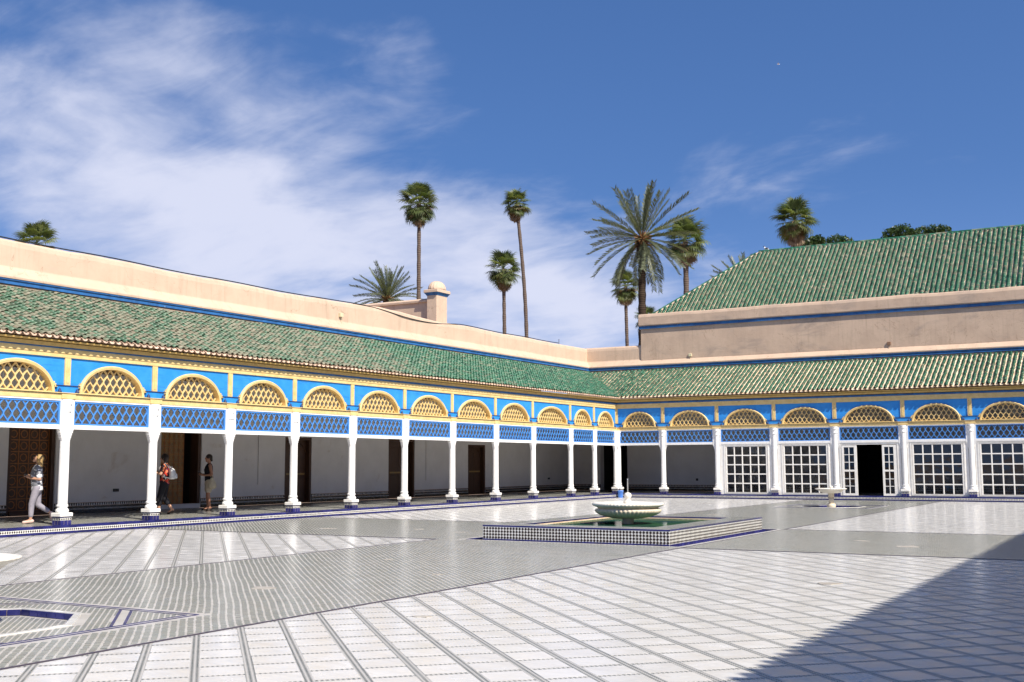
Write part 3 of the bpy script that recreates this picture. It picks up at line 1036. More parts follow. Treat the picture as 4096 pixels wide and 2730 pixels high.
# shared column meshes (origin at the column centre on the platform)
def column_meshes():
    me = {}
    me['plinth'] = None
    pl = MB()
    w_ = 0.15
    pl.cur = 0
    pl.box(-w_, w_, -w_, w_, 0.0, 0.2)
    pl.cur = 1
    for sx, sy in ((0, -1), (0, 1), (-1, 0), (1, 0)):
        d = w_ + 0.004
        if sy: pl.box(-w_, w_, min(sy * w_, sy * d), max(sy * w_, sy * d), 0.108, 0.165)
        else: pl.box(min(sx * w_, sx * d), max(sx * w_, sx * d), -w_, w_, 0.108, 0.165)
    pl.cur = 2
    for f_ in range(4):
        a = f_ * PI / 2
        for k in range(5):
            p = -0.12 + k * 0.06
            ring = []
            for (q, z) in ((p - 0.026, 0.1365), (p, 0.111), (p + 0.026, 0.1365), (p, 0.162)):
                X, Y = q, -(w_ + 0.0065)
                ring.append((X * math.cos(a) - Y * math.sin(a), X * math.sin(a) + Y * math.cos(a), z))
            b = len(pl.v); pl.v += ring; pl.face((b, b + 1, b + 2, b + 3))
    pl.cur = 3
    for f_ in range(4):
        a = f_ * PI / 2
        for z0, z1 in ((0.0, 0.108), (0.165, 0.2)):
            for q in (-0.052, 0.052):
                ring = [(q - 0.003, z0), (q + 0.003, z0), (q + 0.003, z1), (q - 0.003, z1)]
                b = len(pl.v)
                for (X, z) in ring:
                    Y = -(w_ + 0.0015)
                    pl.v.append((X * math.cos(a) - Y * math.sin(a), X * math.sin(a) + Y * math.cos(a), z))
                pl.face((b, b + 1, b + 2, b + 3))
    me['plinth'] = pl.mesh("plinth", ["cobalt_tile", "white_tile", "black_tile", "mortar"])
    me['slab'] = MB().cbox(-0.178, 0.178, -0.178, 0.178, 0.2, 0.285, 0.012).mesh("slab", "white_worn")
    me['base'] = MB().lathe([(0.135, 0.285), (0.15, 0.30), (0.155, 0.335), (0.14, 0.37), (0.118, 0.39), (0.116, 0.41), (0.13, 0.425), (0.138, 0.445), (0.13, 0.47), (0.116, 0.48)], 24).mesh("base", "white_paint", True)
    sh = MB()
    n = 64
    rings = []
    for r, z in ((0.113, 0.48), (0.114, 0.9), (0.111, 2.0), (0.106, 2.62), (0.108, 2.68)):
        rings.append([(r * (1 + 0.055 * (abs(math.sin(8 * 2 * PI * j / n)) - 0.7)) * math.cos(2 * PI * j / n), r * (1 + 0.055 * (abs(math.sin(8 * 2 * PI * j / n)) - 0.7)) * math.sin(2 * PI * j / n), z) for j in range(n)])
    sh.loft(rings)
    me['shaft'] = sh.mesh("column", "white_paint", False)
    cp = MB().lathe([(0.108, 2.68), (0.125, 2.69), (0.13, 2.72), (0.12, 2.74), (0.115, 2.80), (0.125, 2.86), (0.145, 2.885), (0.145, 2.905), (0.13, 2.915), (0.155, 2.955), (0.158, 2.985)], 24)
    me['capital'] = cp.mesh("capital", "white_paint", True)
    # flat post the lattice frames are let into, with cusped corbels under the beams
    po = MB()
    po.box(-0.195, 0.195, -0.055, 0.075, Z_BEAM0 - PZ - 0.03, Z_RAIL0 - PZ)
    for sx in (-1, 1):
        for k, (wd, z0, z1) in enumerate(((0.185, 2.19, 2.245), (0.16, 2.13, 2.19), (0.14, 2.07, 2.13), (0.122, 2.02, 2.07))):
            a, b = sorted((sx * 0.09, sx * wd))
            po.box(a, b, -0.05 + 0.002 * k, 0.07 - 0.002 * k, z0, z1 + 0.001)
    me['post'] = po.mesh("post", "white_paint")
    return me


CM = column_meshes()


def add_column(wing, x, wide=False, trim=False):
    c = inst("column", CM['shaft'], wing, loc=(x, 0, PZ))
    for k in ('plinth', 'slab', 'base', 'capital', 'post'):
        inst(k if k != 'post' else 'bracket_post', CM[k], c)
    return c


def tile_template(r, L, lift, seg=6, th=0.014):
    """half-round cover tile: lower end at y=0, upper end at y=L"""
    v = []; f = []
    for yy, rr, zz in ((0.0, r, lift), (L, r * 0.86, 0.0)):
        for i in range(seg + 1):
            a = PI * i / seg
            v.append((rr * math.cos(a), yy, zz + rr * math.sin(a)))
    for i in range(seg + 1):
        a = PI * i / seg
        v.append(((r - th) * math.cos(a), 0.0, lift + (r - th) * math.sin(a)))
    n = seg + 1
    for i in range(seg):
        f.append((i, n + i, n + i + 1, i + 1))
        f.append((i, i + 1, 2 * n + i + 1, 2 * n + i))
    return np.array(v), np.array(f)


TT, TF = tile_template(0.074, 0.215, 0.034)
ca, sa = math.cos(SL), math.sin(SL)


def slope_xform(T, ang):
    R = T.copy()
    R[:, 1] = T[:, 1] * math.cos(ang) - T[:, 2] * math.sin(ang)
    R[:, 2] = T[:, 1] * math.sin(ang) + T[:, 2] * math.cos(ang)
    return R


TS = slope_xform(TT, SL)


def roof(wing, x0, x1, cond, kshear, cam_local, n_single=300, rows=None, coarse=False):
    """lean-to roof of cover and pan tiles. cond(x, y) -> keep (mitred ends)"""
    nrow = int(SLEN / TR) if not coarse else int(SLEN / 0.29)
    tr = TR if not coarse else 0.29
    cols = np.arange(x0, x1, TP)
    sheet = MB()
    xs_ = np.linspace(x0, x1, max(2, int((x1 - x0) / 2)))
    if not cond(-1e3, 0): xs_ = np.concatenate([[x0], np.linspace(1.0, x1, 12)])
    elif x1 < 4: xs_ = np.concatenate([np.linspace(x0, -1.0, 18), [x1]])
    prof = [(EAVE_Y + 0.14, Z_EAVE - 0.02), (EAVE_Y + 0.14, Z_EAVE + 0.018), (T_TOP + 0.02, Z_TOP - 0.03), (T_TOP + 0.02, Z_TOP - 0.075)]
    # mitre: each end follows the plan diagonal where another roof meets
    b = len(sheet.v)
    for xx in xs_:
        for (yy, zz) in prof:
            X = xx
            if cond(-1e3, 0) and xx == xs_[-1]: X = min(x1, yy) if x1 < 4 else xx
            if not cond(-1e3, 0) and xx == xs_[0]: X = max(x0, -yy)
            sheet.v.append((X, yy, zz + kshear * X))
    for i in range(len(xs_) - 1):
        for j in range(4):
            k = (j + 1) % 4
            sheet.face((b + i * 4 + j, b + i * 4 + k, b + (i + 1) * 4 + k, b + (i + 1) * 4 + j))
    sheet.face(tuple(b + j for j in (3, 2, 1, 0))); sheet.face(tuple(b + (len(xs_) - 1) * 4 + j for j in range(4)))
    rf = sheet.build("roof", "cream_mortar", wing)
    # pan tiles: concave clay channels running from eave to wall, one per gap
    pv, pf = [], []
    seg = 5
    for x in cols + TP / 2:
        ya, yb = EAVE_Y - 0.045, T_TOP
        # clip by the mitre
        s0, s1 = 0.0, 1.0
        ok = [t for t in np.linspace(0, 1, 33) if cond(x, ya + t * (yb - ya))]
        if not ok: continue
        s0, s1 = min(ok), max(ok)
        base = len(pv)
        for t in (s0, s1):
            y_ = ya + t * (yb - ya); z_ = Z_EAVE - 0.045 * 0.49 + t * (Z_TOP - Z_EAVE + 0.022) + kshear * x
            for rr in (0.078, 0.064):
                for i in range(seg + 1):
                    a = PI + PI * i / seg
                    pv.append((x + rr * math.cos(a), y_, z_ + (0.042 if x1 < 4 else 0.054) + rr * math.sin(a) * 0.66))
        n = seg + 1
        for i in range(seg):
            o0, i0, o1, i1 = base + i, base + n + i, base + 2 * n + i, base + 3 * n + i
            pf.append((o0, o0 + 1, o1 + 1, o1)); pf.append((i0 + 1, i0, i1, i1 + 1)); pf.append((o0 + 1, o0, i0, i0 + 1))
    o = inst("pan_tile", np_mesh("pan_tile", np.array(pv), np.array(pf), "terracotta" if x1 < 4 else "pan_clay"), rf); o["kind"] = "stuff"
    # cover tiles
    A, B = np.meshgrid(cols, np.arange(nrow), indexing='ij')
    X = A.ravel(); S = B.ravel() * tr
    X = X + RNG.normal(0, 0.006, len(X))
    S = np.maximum(S + RNG.normal(0, 0.011, len(S)), -0.03)
    Y = EAVE_Y + S * ca; Z = Z_EAVE + S * sa + 0.012 + RNG.normal(0, 0.005, len(S)) + kshear * X + 0.010 * np.sin(X * 0.8) + 0.007 * np.sin(X * 2.3 + 1)
    keep = np.array([cond(a, b_ + 0.05) for a, b_ in zip(X, Y)])
    X, Y, Z = X[keep], Y[keep], Z[keep]
    d = np.sqrt((X - cam_local[0]) ** 2 + (Y - cam_local[1]) ** 2)
    order = np.argsort(d)
    single = order[:n_single]; rest = order[n_single:]
    tmpl = TS if not coarse else slope_xform(TT * np.array([1, 2.0, 1]), SL)
    if x1 > 4: tmpl = tmpl * np.array([0.90, 1, 1])
    if n_single:
        mes = [np_mesh("roof_tile", tmpl * np.array([1 + e, 1, 1 + e]), TF, "roof_tile", True) for e in (0, 0.05, -0.05)]
        for k, i in enumerate(single):
            t_ = inst("roof_tile", mes[k % 3], rf, loc=(X[i], Y[i], Z[i]))
            t_.rotation_euler = (random.gauss(0, 0.02), random.gauss(0, 0.03), random.gauss(0, 0.03))
    # slight individual twist for the rest too
    n = len(rest)
    tw = RNG.normal(0, 0.045, n); sc_ = 1 + RNG.normal(0, 0.05, n)
    V = np.repeat(tmpl[None], n, 0)
    x_, y_ = V[:, :, 0] * sc_[:, None], V[:, :, 1].copy()
    V[:, :, 0] = x_ * np.cos(tw)[:, None] - y_ * np.sin(tw)[:, None]
    V[:, :, 1] = x_ * np.sin(tw)[:, None] + y_ * np.cos(tw)[:, None]
    V = V + np.stack([X[rest], Y[rest], Z[rest]], -1)[:, None, :]
    FF = TF[None] + (np.arange(n) * len(TT))[:, None, None]
    o = inst("roof_tile", np_mesh("roof_tile_field", V.reshape(-1, 3), FF.reshape(-1, 4), "roof_tile", True), rf); o["kind"] = "stuff"
    return rf


def mitred(mb, prof, x0, x1, m0, m1, dz=None, n=2):
    """run a (y, z) outline along x; ends mitred to x=-y (m0) or x=+y (m1)"""
    xs_ = np.linspace(x0, x1, n)
    rings = []
    for i, xx in enumerate(xs_):
        ring = []
        for (yy, zz) in prof:
            X = xx
            if i == 0 and m0: X = -yy
            if i == n - 1 and m1: X = yy
            ring.append((X, yy, zz + (dz(X) if dz else 0.0)))
        rings.append(ring)
    mb.loft(rings, True, True)
    return mb


def rect_prof(y0, y1, z0, z1):
    return [(y0, z0), (y1, z0), (y1, z1), (y0, z1)]


def wing(root, cols, x0, x1, m0, m1, kr, kc, bump=None, cam_world=CAM, singles=300, coarse=False, skip=()):
    """colonnade, frieze, cornice, roof and parapet of one side of the court (local frame: -y faces the court)"""
    inv = root.matrix_basis.inverted()
    cl = inv @ cam_world
    dzc = lambda X: kc * X
    dzr = lambda X: kr * X
    bays = [(cols[i], cols[i + 1]) for i in range(len(cols) - 1)]
    for i, c in enumerate(cols):
        if i not in skip: add_column(root, c)
    for (a, b) in bays:
        w_ = b - a; mid = (a + b) / 2
        la, lb = a + 0.196, b - 0.196
        # beam, blue framed lattice
        MB().cbox(la, lb, -0.048, 0.06, Z_BEAM0, Z_BEAM1, 0.008).build("beam", "white_paint", root)
        MB().box(la, lb, -0.05, 0.05, Z_LAT1 + 0.001, Z_RAIL0 - 0.001).build("top_beam", "white_paint", root)
        fr = MB()
        t = 0.042
        fr.box(la, la + t, -0.035, 0.03, Z_BEAM1 + 0.001, Z_LAT1); fr.box(lb - t, lb, -0.035, 0.03, Z_BEAM1 + 0.001, Z_LAT1)
        fr.box(la + t, lb - t, -0.033, 0.028, Z_BEAM1 + 0.001, Z_BEAM1 + t); fr.box(la + t, lb - t, -0.033, 0.028, Z_LAT1 - t, Z_LAT1 - 0.001)
        f_o = fr.build("lattice_frame", "lattice_blue", root)
        nn = max(3, round((lb - la - 2 * t) / 0.225))
        wd = (lb - la - 2 * t) / nn
        lm = MB()
        hw = (lb - la) / 2 - t
        z0, z1 = Z_BEAM1 + t - 0.004, Z_LAT1 - t + 0.004
        lattice(lm, lambda X, Z: abs(X) <= hw + 0.006, -hw, hw, z0, z1, wd, 0.375, 0.027, -0.02, 0.016)
        lm.build("lattice", "lattice_blue", f_o, loc=(mid, 0, 0))
        # arch
        ha = (w_ - 0.72) / 2
        h = Z_APEX - Z_RAIL1
        N = 36
        fpn = MB()
        xs_ = sorted(set([a + 0.07, b - 0.07] + [mid - (ha - 0.012) * math.cos(PI * i / N) for i in range(N + 1)]))
        for i in range(len(xs_) - 1):
            q = []
            for X in (xs_[i], xs_[i + 1]):
                d = abs(X - mid)
                zl = Z_RAIL1 + ellz(d, ha - 0.012, h - 0.012) if d < ha - 0.0121 else Z_RAIL1 + 0.02
                q.append((X, zl))
            bb = len(fpn.v)
            (Xa, za), (Xb, zb) = q
            za = max(za, Z_RAIL1 + 0.02); zb = max(zb, Z_RAIL1 + 0.02)
            for yy in (0.022, 0.055):
                fpn.v += [(Xa, yy, za), (Xb, yy, zb), (Xb, yy, Z_PAN1 + 0.02 + dzc(Xb)), (Xa, yy, Z_PAN1 + 0.02 + dzc(Xa))]
            fpn.face((bb, bb + 1, bb + 2, bb + 3)); fpn.face((bb + 7, bb + 6, bb + 5, bb + 4)); fpn.face((bb, bb + 4, bb + 5, bb + 1))
        fpn.build("frieze_panel", "frieze_blue", root)
        af = MB()
        rings = []
        for i in range(N + 1):
            th = PI * i / N
            co, si = -math.cos(th), math.sin(th)
            o_ = (mid + ha * co, Z_RAIL1 + h * si); i_ = (mid + (ha - 0.085) * co, Z_RAIL1 + (h - 0.085) * si)
            m_ = (mid + (ha - 0.03) * co, Z_RAIL1 + (h - 0.03) * si)
            rings.append([(o_[0], -0.03, o_[1]), (m_[0], -0.055, m_[1]), (i_[0], -0.04, i_[1]), (i_[0], 0.17, i_[1]), (o_[0], 0.17, o_[1])])
        af.loft(rings)
        for sx in (-1, 1):
            for k, (zz, hh) in enumerate(((0.26, 0.05), (0.215, 0.045), (0.17, 0.04))):
                xe = mid + sx * (ha * math.sqrt(max(0, 1 - (zz / h) ** 2)) + 0.012 + 0.02 * k)
                af.box(xe - 0.035, xe + 0.035, -0.036, 0.02, Z_RAIL1 + zz - hh, Z_RAIL1 + zz)
        a_o = af.build("arch", "gold_paint" if False else "yellow_paint", root)
        al = MB()
        ai, hi = ha - 0.08, h - 0.08
        na = max(3, round(2 * ai / 0.205))
        lattice(al, lambda X, Z: abs(X) < ai + 0.04 and (Z - Z_RAIL1) < ellz(X, ai + 0.045, hi + 0.04), -ai, ai, Z_RAIL1 - 0.002, Z_APEX - 0.04, 2 * ai / na, 0.335, 0.028, 0.085, 0.13)
        al.box(-ai - 0.03, ai + 0.03, -0.02, 0.14, Z_RAIL1 - 0.0005, Z_RAIL1 + 0.022)
        al.build("arch_lattice", "yellow_paint", a_o, loc=(mid, 0, 0))
    for i, c in enumerate(cols):
        # blue bracket block, ledge, small dark onion shapes and the yellow post of the frieze
        hw = 0.345
        MB().box(c - 0.30, c + 0.30, -0.034, 0.02, Z_RAIL1 + 0.001, Z_BRK - 0.02).build("bracket_block", "frieze_blue", root)
        MB().box(c - hw, c + hw, -0.055, 0.02, Z_BRK - 0.02, Z_BRK).build("bracket_ledge", "navy_paint", root)
        for sx in (-1, 1):
            kb = MB()
            kb.lathe([(0.045, 0.0), (0.05, 0.025), (0.03, 0.05), (0.035, 0.065), (0.02, 0.085), (0.004, 0.115)], 10, (c + sx * 0.25, -0.062, Z_RAIL1))
            kb.build("onion_shape", "navy_paint", root, smooth=True)
        po = MB()
        po.box(c - 0.085, c + 0.085, -0.012, 0.06, Z_BRK, Z_PAN1 + 0.02 + dzc(c))
        po.box(c - 0.03, c + 0.03, -0.022, -0.012, Z_BRK + 0.06, Z_PAN1 - 0.08 + dzc(c))
        po.build("frieze_post", "yellow_paint", root)
        MB().box(c - 0.2, c + 0.2, -0.085, -0.06, Z_RAIL0 + 0.012, Z_RAIL1 - 0.035).build("rail_block", "yellow_paint", root)
    n = max(2, int((x1 - x0) / 3))
    # rail, gutter lip, frieze head boards, cornice
    mitred(MB(), rect_prof(-0.06, 0.08, Z_RAIL0, Z_RAIL1 - 0.03), x0, x1, m0, m1, None, 2).build("rail", "yellow_paint", root)
    mitred(MB(), rect_prof(-0.075, 0.07, Z_RAIL1 - 0.03, Z_RAIL1 - 0.018), x0, x1, m0, m1, None, 2).build("gutter", "gap_dark", root)
    mitred(MB(), rect_prof(-0.10, 0.075, Z_RAIL1 - 0.018, Z_RAIL1), x0, x1, m0, m1, None, 2).build("rail_lip", "yellow_paint", root)
    mitred(MB(), rect_prof(-0.022, 0.07, Z_PAN1, 4.338), x0, x1, m0, m1, dzc, n).build("head_board", "yellow_paint", root)
    mitred(MB(), rect_prof(-0.038, 0.07, 4.342, 4.452), x0, x1, m0, m1, dzc, n).build("head_board", "yellow_paint", root)
    mitred(MB(), rect_prof(-0.072, 0.07, 4.450, 4.524), x0, x1, m0, m1, dzc, n).build("blue_strip", "band_blue", root)
    mitred(MB(), rect_prof(-0.05, 0.07, 4.524, 4.545), x0, x1, m0, m1, dzr, n).build("shadow_gap", "gap_dark", root)
    mitred(MB(), [(-0.13, 4.548), (0.07, 4.548), (0.07, 4.632), (-0.15, 4.632)], x0, x1, m0, m1, dzr, n).build("cornice", "gold_paint", root)
    mitred(MB(), rect_prof(-0.12, 0.07, 4.634, 4.648), x0, x1, m0, m1, dzr, n).build("shadow_gap", "gap_dark", root)
    mitred(MB(), [(-0.20, 4.65), (0.07, 4.65), (0.07, 4.715), (-0.245, 4.69), (-0.235, 4.655)], x0, x1, m0, m1, dzr, n).build("cornice", "gold_paint", root)
    # roof
    cond = (lambda X, Y: X >= -Y - 0.02) if m0 else ((lambda X, Y: X <= Y + 0.02) if m1 else (lambda X, Y: True))
    rx0 = x0 if not m0 else -T_TOP
    rx1 = x1 if not m1 else T_TOP
    rf = roof(root, rx0 + 0.02, rx1, cond, kr, cl, singles, coarse=coarse)
    # parapet wall with blue moulding and sloping shoulder
    dzp = (lambda X: kr * X + (bump(X) if bump else 0.0) * 0)
    top = (lambda X: kr * 1.0 * X + (bump(X) if bump else 0.0))
    nw = max(6, int((x1 - x0) / 0.7))
    wl = MB()
    xs_ = np.linspace(x0, x1, nw)
    prof = [(2.84, 5.9, 0), (2.84, 6.40, 0), (2.84, 6.545, 0), (2.755, 6.548, 0), (2.75, 6.60, 0), (2.77, 6.625, 0), (2.98, 6.86, 0), (3.00, 6.90, 0), (3.005, 7.42, 1), (3.03, 7.54, 1), (3.10, 7.605, 1), (3.22, 7.625, 1), (3.32, 7.58, 1), (3.36, 7.48, 1), (3.36, 5.9, 0)]
    rings = []
    for i, xx in enumerate(xs_):
        ring = []
        for (yy, zz, isup) in prof:
            X = xx
            if i == 0 and m0: X = -yy
            if i == nw - 1 and m1: X = yy
            wob = 0.012 * math.sin(X * 1.3) + 0.008 * math.sin(X * 3.7 + 1)
            ring.append((X, yy + (wob * 0.8 if 2.76 < yy < 3.2 else 0), zz + kr * X + (wob * isup + (bump(X) * isup if bump else 0)) + (wob * 0.6 if zz > 6.55 else 0)))
        rings.append(ring)
    wl.loft(rings)
    wl.build("parapet_wall", "plaster", root, smooth=False)
    mitred(MB(), [(2.79, 6.40), (2.842, 6.40), (2.842, 6.543), (2.775, 6.543), (2.765, 6.51), (2.80, 6.47)], x0, x1, m0, m1, dzr, n).build("blue_moulding", "band_blue", root)
    mitred(MB(), rect_prof(2.80, 2.842, 6.385, 6.398), x0, x1, m0, m1, dzr, n).build("moulding_shadow_gap", "gap_dark", root)  # dark strip: shade of the gap below the moulding, put into the colour
    mitred(MB(), rect_prof(2.825, 2.838, 6.0, 6.383), x0, x1, m0, m1, dzr, n).build("back_render", "render_brown", root)
    # flat roof behind the parapet, ceiling of the arcade
    mitred(MB(), rect_prof(3.3, 9.0, 6.0, 6.2), x0, x1, m0, m1, None, 2).build("terrace", "plaster_old", root)
    mitred(MB(), rect_prof(0.075, 5.0, 4.36, 4.44), x0, x1, m0, m1, None, 2).build("ceiling", "ceiling_wood", root)
    nb = int((x1 - x0) / 0.55)
    return rf


def back_wall(root, x0, x1, openings, y=5.0, ztop=4.36, skip_dado=False):
    """plastered back wall with door openings [(xa, xb, ztop)] and a tiled dado"""
    cur = x0
    segs = []
    for (a, b, zt) in sorted(openings):
        segs.append((cur, a, PZ, ztop)); segs.append((a, b, zt, ztop)); cur = b
    segs.append((cur, x1, PZ, ztop))
    wl = MB()
    for (a, b, z0, z1) in segs:
        if b - a > 0.01: wl.box(a, b, y, y + 0.45, z0, z1)
    wo_ = wl.build("back_wall", "wall_white", root)
    dd = MB(); mer = []
    for (a, b, z0, z1) in segs:
        if z0 > PZ + 0.1 or b - a < 0.2: continue
        dd.cur = 0; dd.box(a, b, y - 0.02, y - 0.001, PZ, 0.40)
        dd.cur = 1; dd.box(a, b, y - 0.026, y - 0.019, 0.405, 0.418)
        dd.cur = 2; dd.box(a, b, y - 0.023, y - 0.019, 0.30, 0.345)
        dd.cur = 0; dd.box(a, b, y - 0.014, y - 0.001, 0.418, 0.50)
        dd.cur = 1; dd.box(a, b, y - 0.018, y - 0.001, 0.50, 0.512)
        k = int((b - a) / 0.085)
        mer += [a + 0.05 + i * 0.085 for i in range(k)]
    d_o = dd.build("dado", ["black_tile", "terracotta", "strip_zellige"], root)
    if mer:
        X = np.array(mer)
        T = np.array([(-0.03, 0, 0.0), (0.03, 0, 0.0), (0.012, 0, 0.035), (-0.012, 0, 0.035)], float)
        V, F = scatter(T, Fg, X, np.full(len(X), y - 0.0165), np.full(len(X), 0.421))
        T2 = np.array([(-0.02, 0, 0.035), (0.02, 0, 0.035), (0.004, 0, 0.075), (-0.004, 0, 0.075)], float)
        V2, F2 = scatter(T2, Fg, X, np.full(len(X), y - 0.0165), np.full(len(X), 0.421))
        o = inst("merlon_tile", np_mesh("merlon_tile", np.vstack([V, V2]), np.vstack([F, F2 + len(V)]), "white_tile"), d_o); o["kind"] = "stuff"
    return wo_


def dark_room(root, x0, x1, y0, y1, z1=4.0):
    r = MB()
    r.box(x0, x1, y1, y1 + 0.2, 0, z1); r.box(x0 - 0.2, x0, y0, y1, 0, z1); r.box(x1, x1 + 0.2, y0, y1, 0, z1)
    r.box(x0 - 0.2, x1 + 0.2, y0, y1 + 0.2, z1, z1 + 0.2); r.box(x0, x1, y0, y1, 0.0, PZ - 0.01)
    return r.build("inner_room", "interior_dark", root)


def plain_door(root, x0, x1, z1, y=5.22, arched=False, matn="door_wood"):
    d = MB()
    d.box(x0, x1, y, y + 0.06, PZ, z1)
    do = d.build("door", matn, root)
    f = MB()
    f.box(x0, x0 + 0.11, y - 0.2, y - 0.001, PZ, z1); f.box(x1 - 0.11, x1, y - 0.2, y - 0.001, PZ, z1); f.box(x0 + 0.11, x1 - 0.11, y - 0.2, y - 0.001, z1 - 0.1, z1)
    f.build("door_frame", matn, do)
    xm = (x0 + x1) / 2
    hw = (x1 - x0) / 2 - 0.17
    for (za, zb) in ((PZ + 0.12, PZ + 0.95), (PZ + 1.3, z1 - 0.35)):
        p = MB()
        for sx in (-1, 1):
            a, b = sorted((xm + sx * 0.03, xm + sx * hw))
            p.cbox(a, b, y - 0.022, y - 0.0005, za, zb, 0.012)
        p.build("door_panel", matn, do)
    p = MB()
    p.box(xm - hw, xm + hw, y - 0.03, y - 0.0006, PZ + 1.03, PZ + 1.10)
    p.build("door_bar", "door_ochre", do)
    if arched:
        p = MB()
        rings = []
        for i in range(15):
            th = PI * i / 14
            for_ = []
            for r in (hw + 0.03, hw - 0.03):
                for_.append((xm - r * math.cos(th), z1 - 0.55 + r * 0.75 * math.sin(th)))
            rings.append([(for_[0][0], y - 0.05, for_[0][1]), (for_[1][0], y - 0.05, for_[1][1]), (for_[1][0], y - 0.001, for_[1][1]), (for_[0][0], y - 0.001, for_[0][1])])
        p.loft(rings)
        p.build("door_arch", matn, do)
    return do


def painted_door(root, x0, x1, z1, nx, nz, linemat, leafmat_, y=5.18, z0=None, rosette=None):
    z0 = PZ + 0.14 if z0 is None else z0
    d = MB(); d.box(x0, x1, y, y + 0.06, z0, z1)
    do = d.build("painted_door", leafmat_, root)
    gl = MB()
    for i in range(nx + 1):
        xx = x0 + (x1 - x0) * i / nx
        gl.box(xx - 0.014, xx + 0.014, y - 0.016, y - 0.0005, z0, z1)
    gl.build("vertical_bar", linemat, do)
    gl = MB()
    for i in range(nz + 1):
        zz = z0 + (z1 - z0) * i / nz
        gl.box(x0, x1, y - 0.019, y - 0.0165, zz - 0.014, zz + 0.014)
    gl.build("cross_bar", linemat, do)
    for i in range(nx):
        for j in range(nz):
            cx, cz = x0 + (x1 - x0) * (i + 0.5) / nx, z0 + (z1 - z0) * (j + 0.5) / nz
            r0 = 0.36 * min((x1 - x0) / nx, (z1 - z0) / nz)
            rb = MB()
            rings = []
            for k in range(9):
                a = 2 * PI * k / 8
                rings.append([(cx + r * math.cos(a), yy, cz + r * math.sin(a)) for r, yy in ((r0, y - 0.010), (r0 * 0.78, y - 0.010), (r0 * 0.78, y - 0.0005), (r0, y - 0.0005))])
            rb.loft(rings, False, False)
            rb.build("rosette", rosette or linemat, do)
    return do


# --- long wing on the left of the court
LY = [-37.2, -34.47, -31.738, -29.0, -26.219, -23.456, -20.618, -17.663, -14.612, -11.458, -8.385, -4.913, -2.468, 0.0]
west = empty("palace_wing", (0, 0, 0), PI / 2, "long arcaded palace wing on the left with blue frieze, white columns and faded green roof", "building", "wings round the court")
bpy.context.view_layer.update()
bumpf = lambda X: 0.10 * math.exp(-((X + 15.2) / 1.6) ** 2) - 0.03 * math.exp(-((X + 11.0) / 1.2) ** 2) + 0.02 * math.sin(X * 0.35)
wing(west, LY, -38.0, 0.0, False, True, 0.0036, 0.0016, bumpf, skip=(len(LY) - 1,))
cc = add_column(west, -0.10)
cc = add_column(west, 0.0); cc.location = (0.0, -0.10, PZ + 0.003)
back_wall(west, -38.0, 5.0, [(-29.62, -28.05, 2.72), (-24.08, -22.3, 2.72), (-18.15, -16.65, 2.62), (-11.75, -9.85, 2.66), (-5.55, -4.0, 2.50)])
d1 = painted_door(west, -29.5, -28.17, 2.66, 4, 7, "door_paint", "door_wood")
MB().box(-29.62, -29.5, 5.05, 5.24, PZ, 2.72).build("door_jamb", "door_wood", west)
MB().box(-28.17, -28.05, 5.05, 5.24, PZ, 2.72).build("door_jamb", "door_wood", west)
MB().box(-29.5, -28.17, 5.0, 5.3, PZ, PZ + 0.14).build("threshold", "door_wood", west)
d2 = painted_door(west, -23.98, -22.95, 2.66, 5, 10, "door_paint", "door_ochre")
MB().box(-22.42, -22.3, 5.04, 5.4, PZ, 2.72).build("door_jamb", "door_wood", west)
MB().box(-24.08, -22.3, 5.0, 5.3, PZ, PZ + 0.14).build("threshold", "wall_white", west)
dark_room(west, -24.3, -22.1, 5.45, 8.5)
plain_door(west, -18.15, -16.65, 2.62, 5.22, True)
plain_door(west, -11.75, -9.85, 2.66, 5.22)
plain_door(west, -5.55, -4.0, 2.50, 5.22, True)
for x_ in (-19.55, -9.0, -3.35):
    cdt = MB().box(x_ - 0.035, x_ + 0.035, 4.955, 4.999, 0.9, 2.9)
    cdt.build("conduit", "wall_white", west)
MB().box(-38.0, -37.9, 0.1, 9.0, PZ, 6.0).build("end_wall", "wall_white", west)
MB().box(-38.0, 9.0, 9.0, 9.2, 0, 6.2).build("outer_wall", "plaster_old", west)

# --- shorter wing facing the camera, partly glazed
RX = [0.0, 2.42, 5.092, 7.783, 10.496, 13.378, 16.065, 18.80, 21.55, 24.3]
north = empty("palace_wing", (0, 0, 0), 0.0, "right-hand palace wing facing the camera with glazed bays and a dark open doorway", "building", "wings round the court")
wing(north, RX, 0.0, 25.0, True, False, 0.0, 0.0, None, skip=(0,))
back_wall(north, -5.0, 25.0, [(-3.25, -1.68, 2.58), (9.7, 12.5, 2.75)])
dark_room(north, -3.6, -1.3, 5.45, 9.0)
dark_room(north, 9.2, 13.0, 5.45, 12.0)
MB().box(-9.0, 25.0, 12.4, 12.6, 0, 6.2).build("outer_wall", "plaster_old", north)


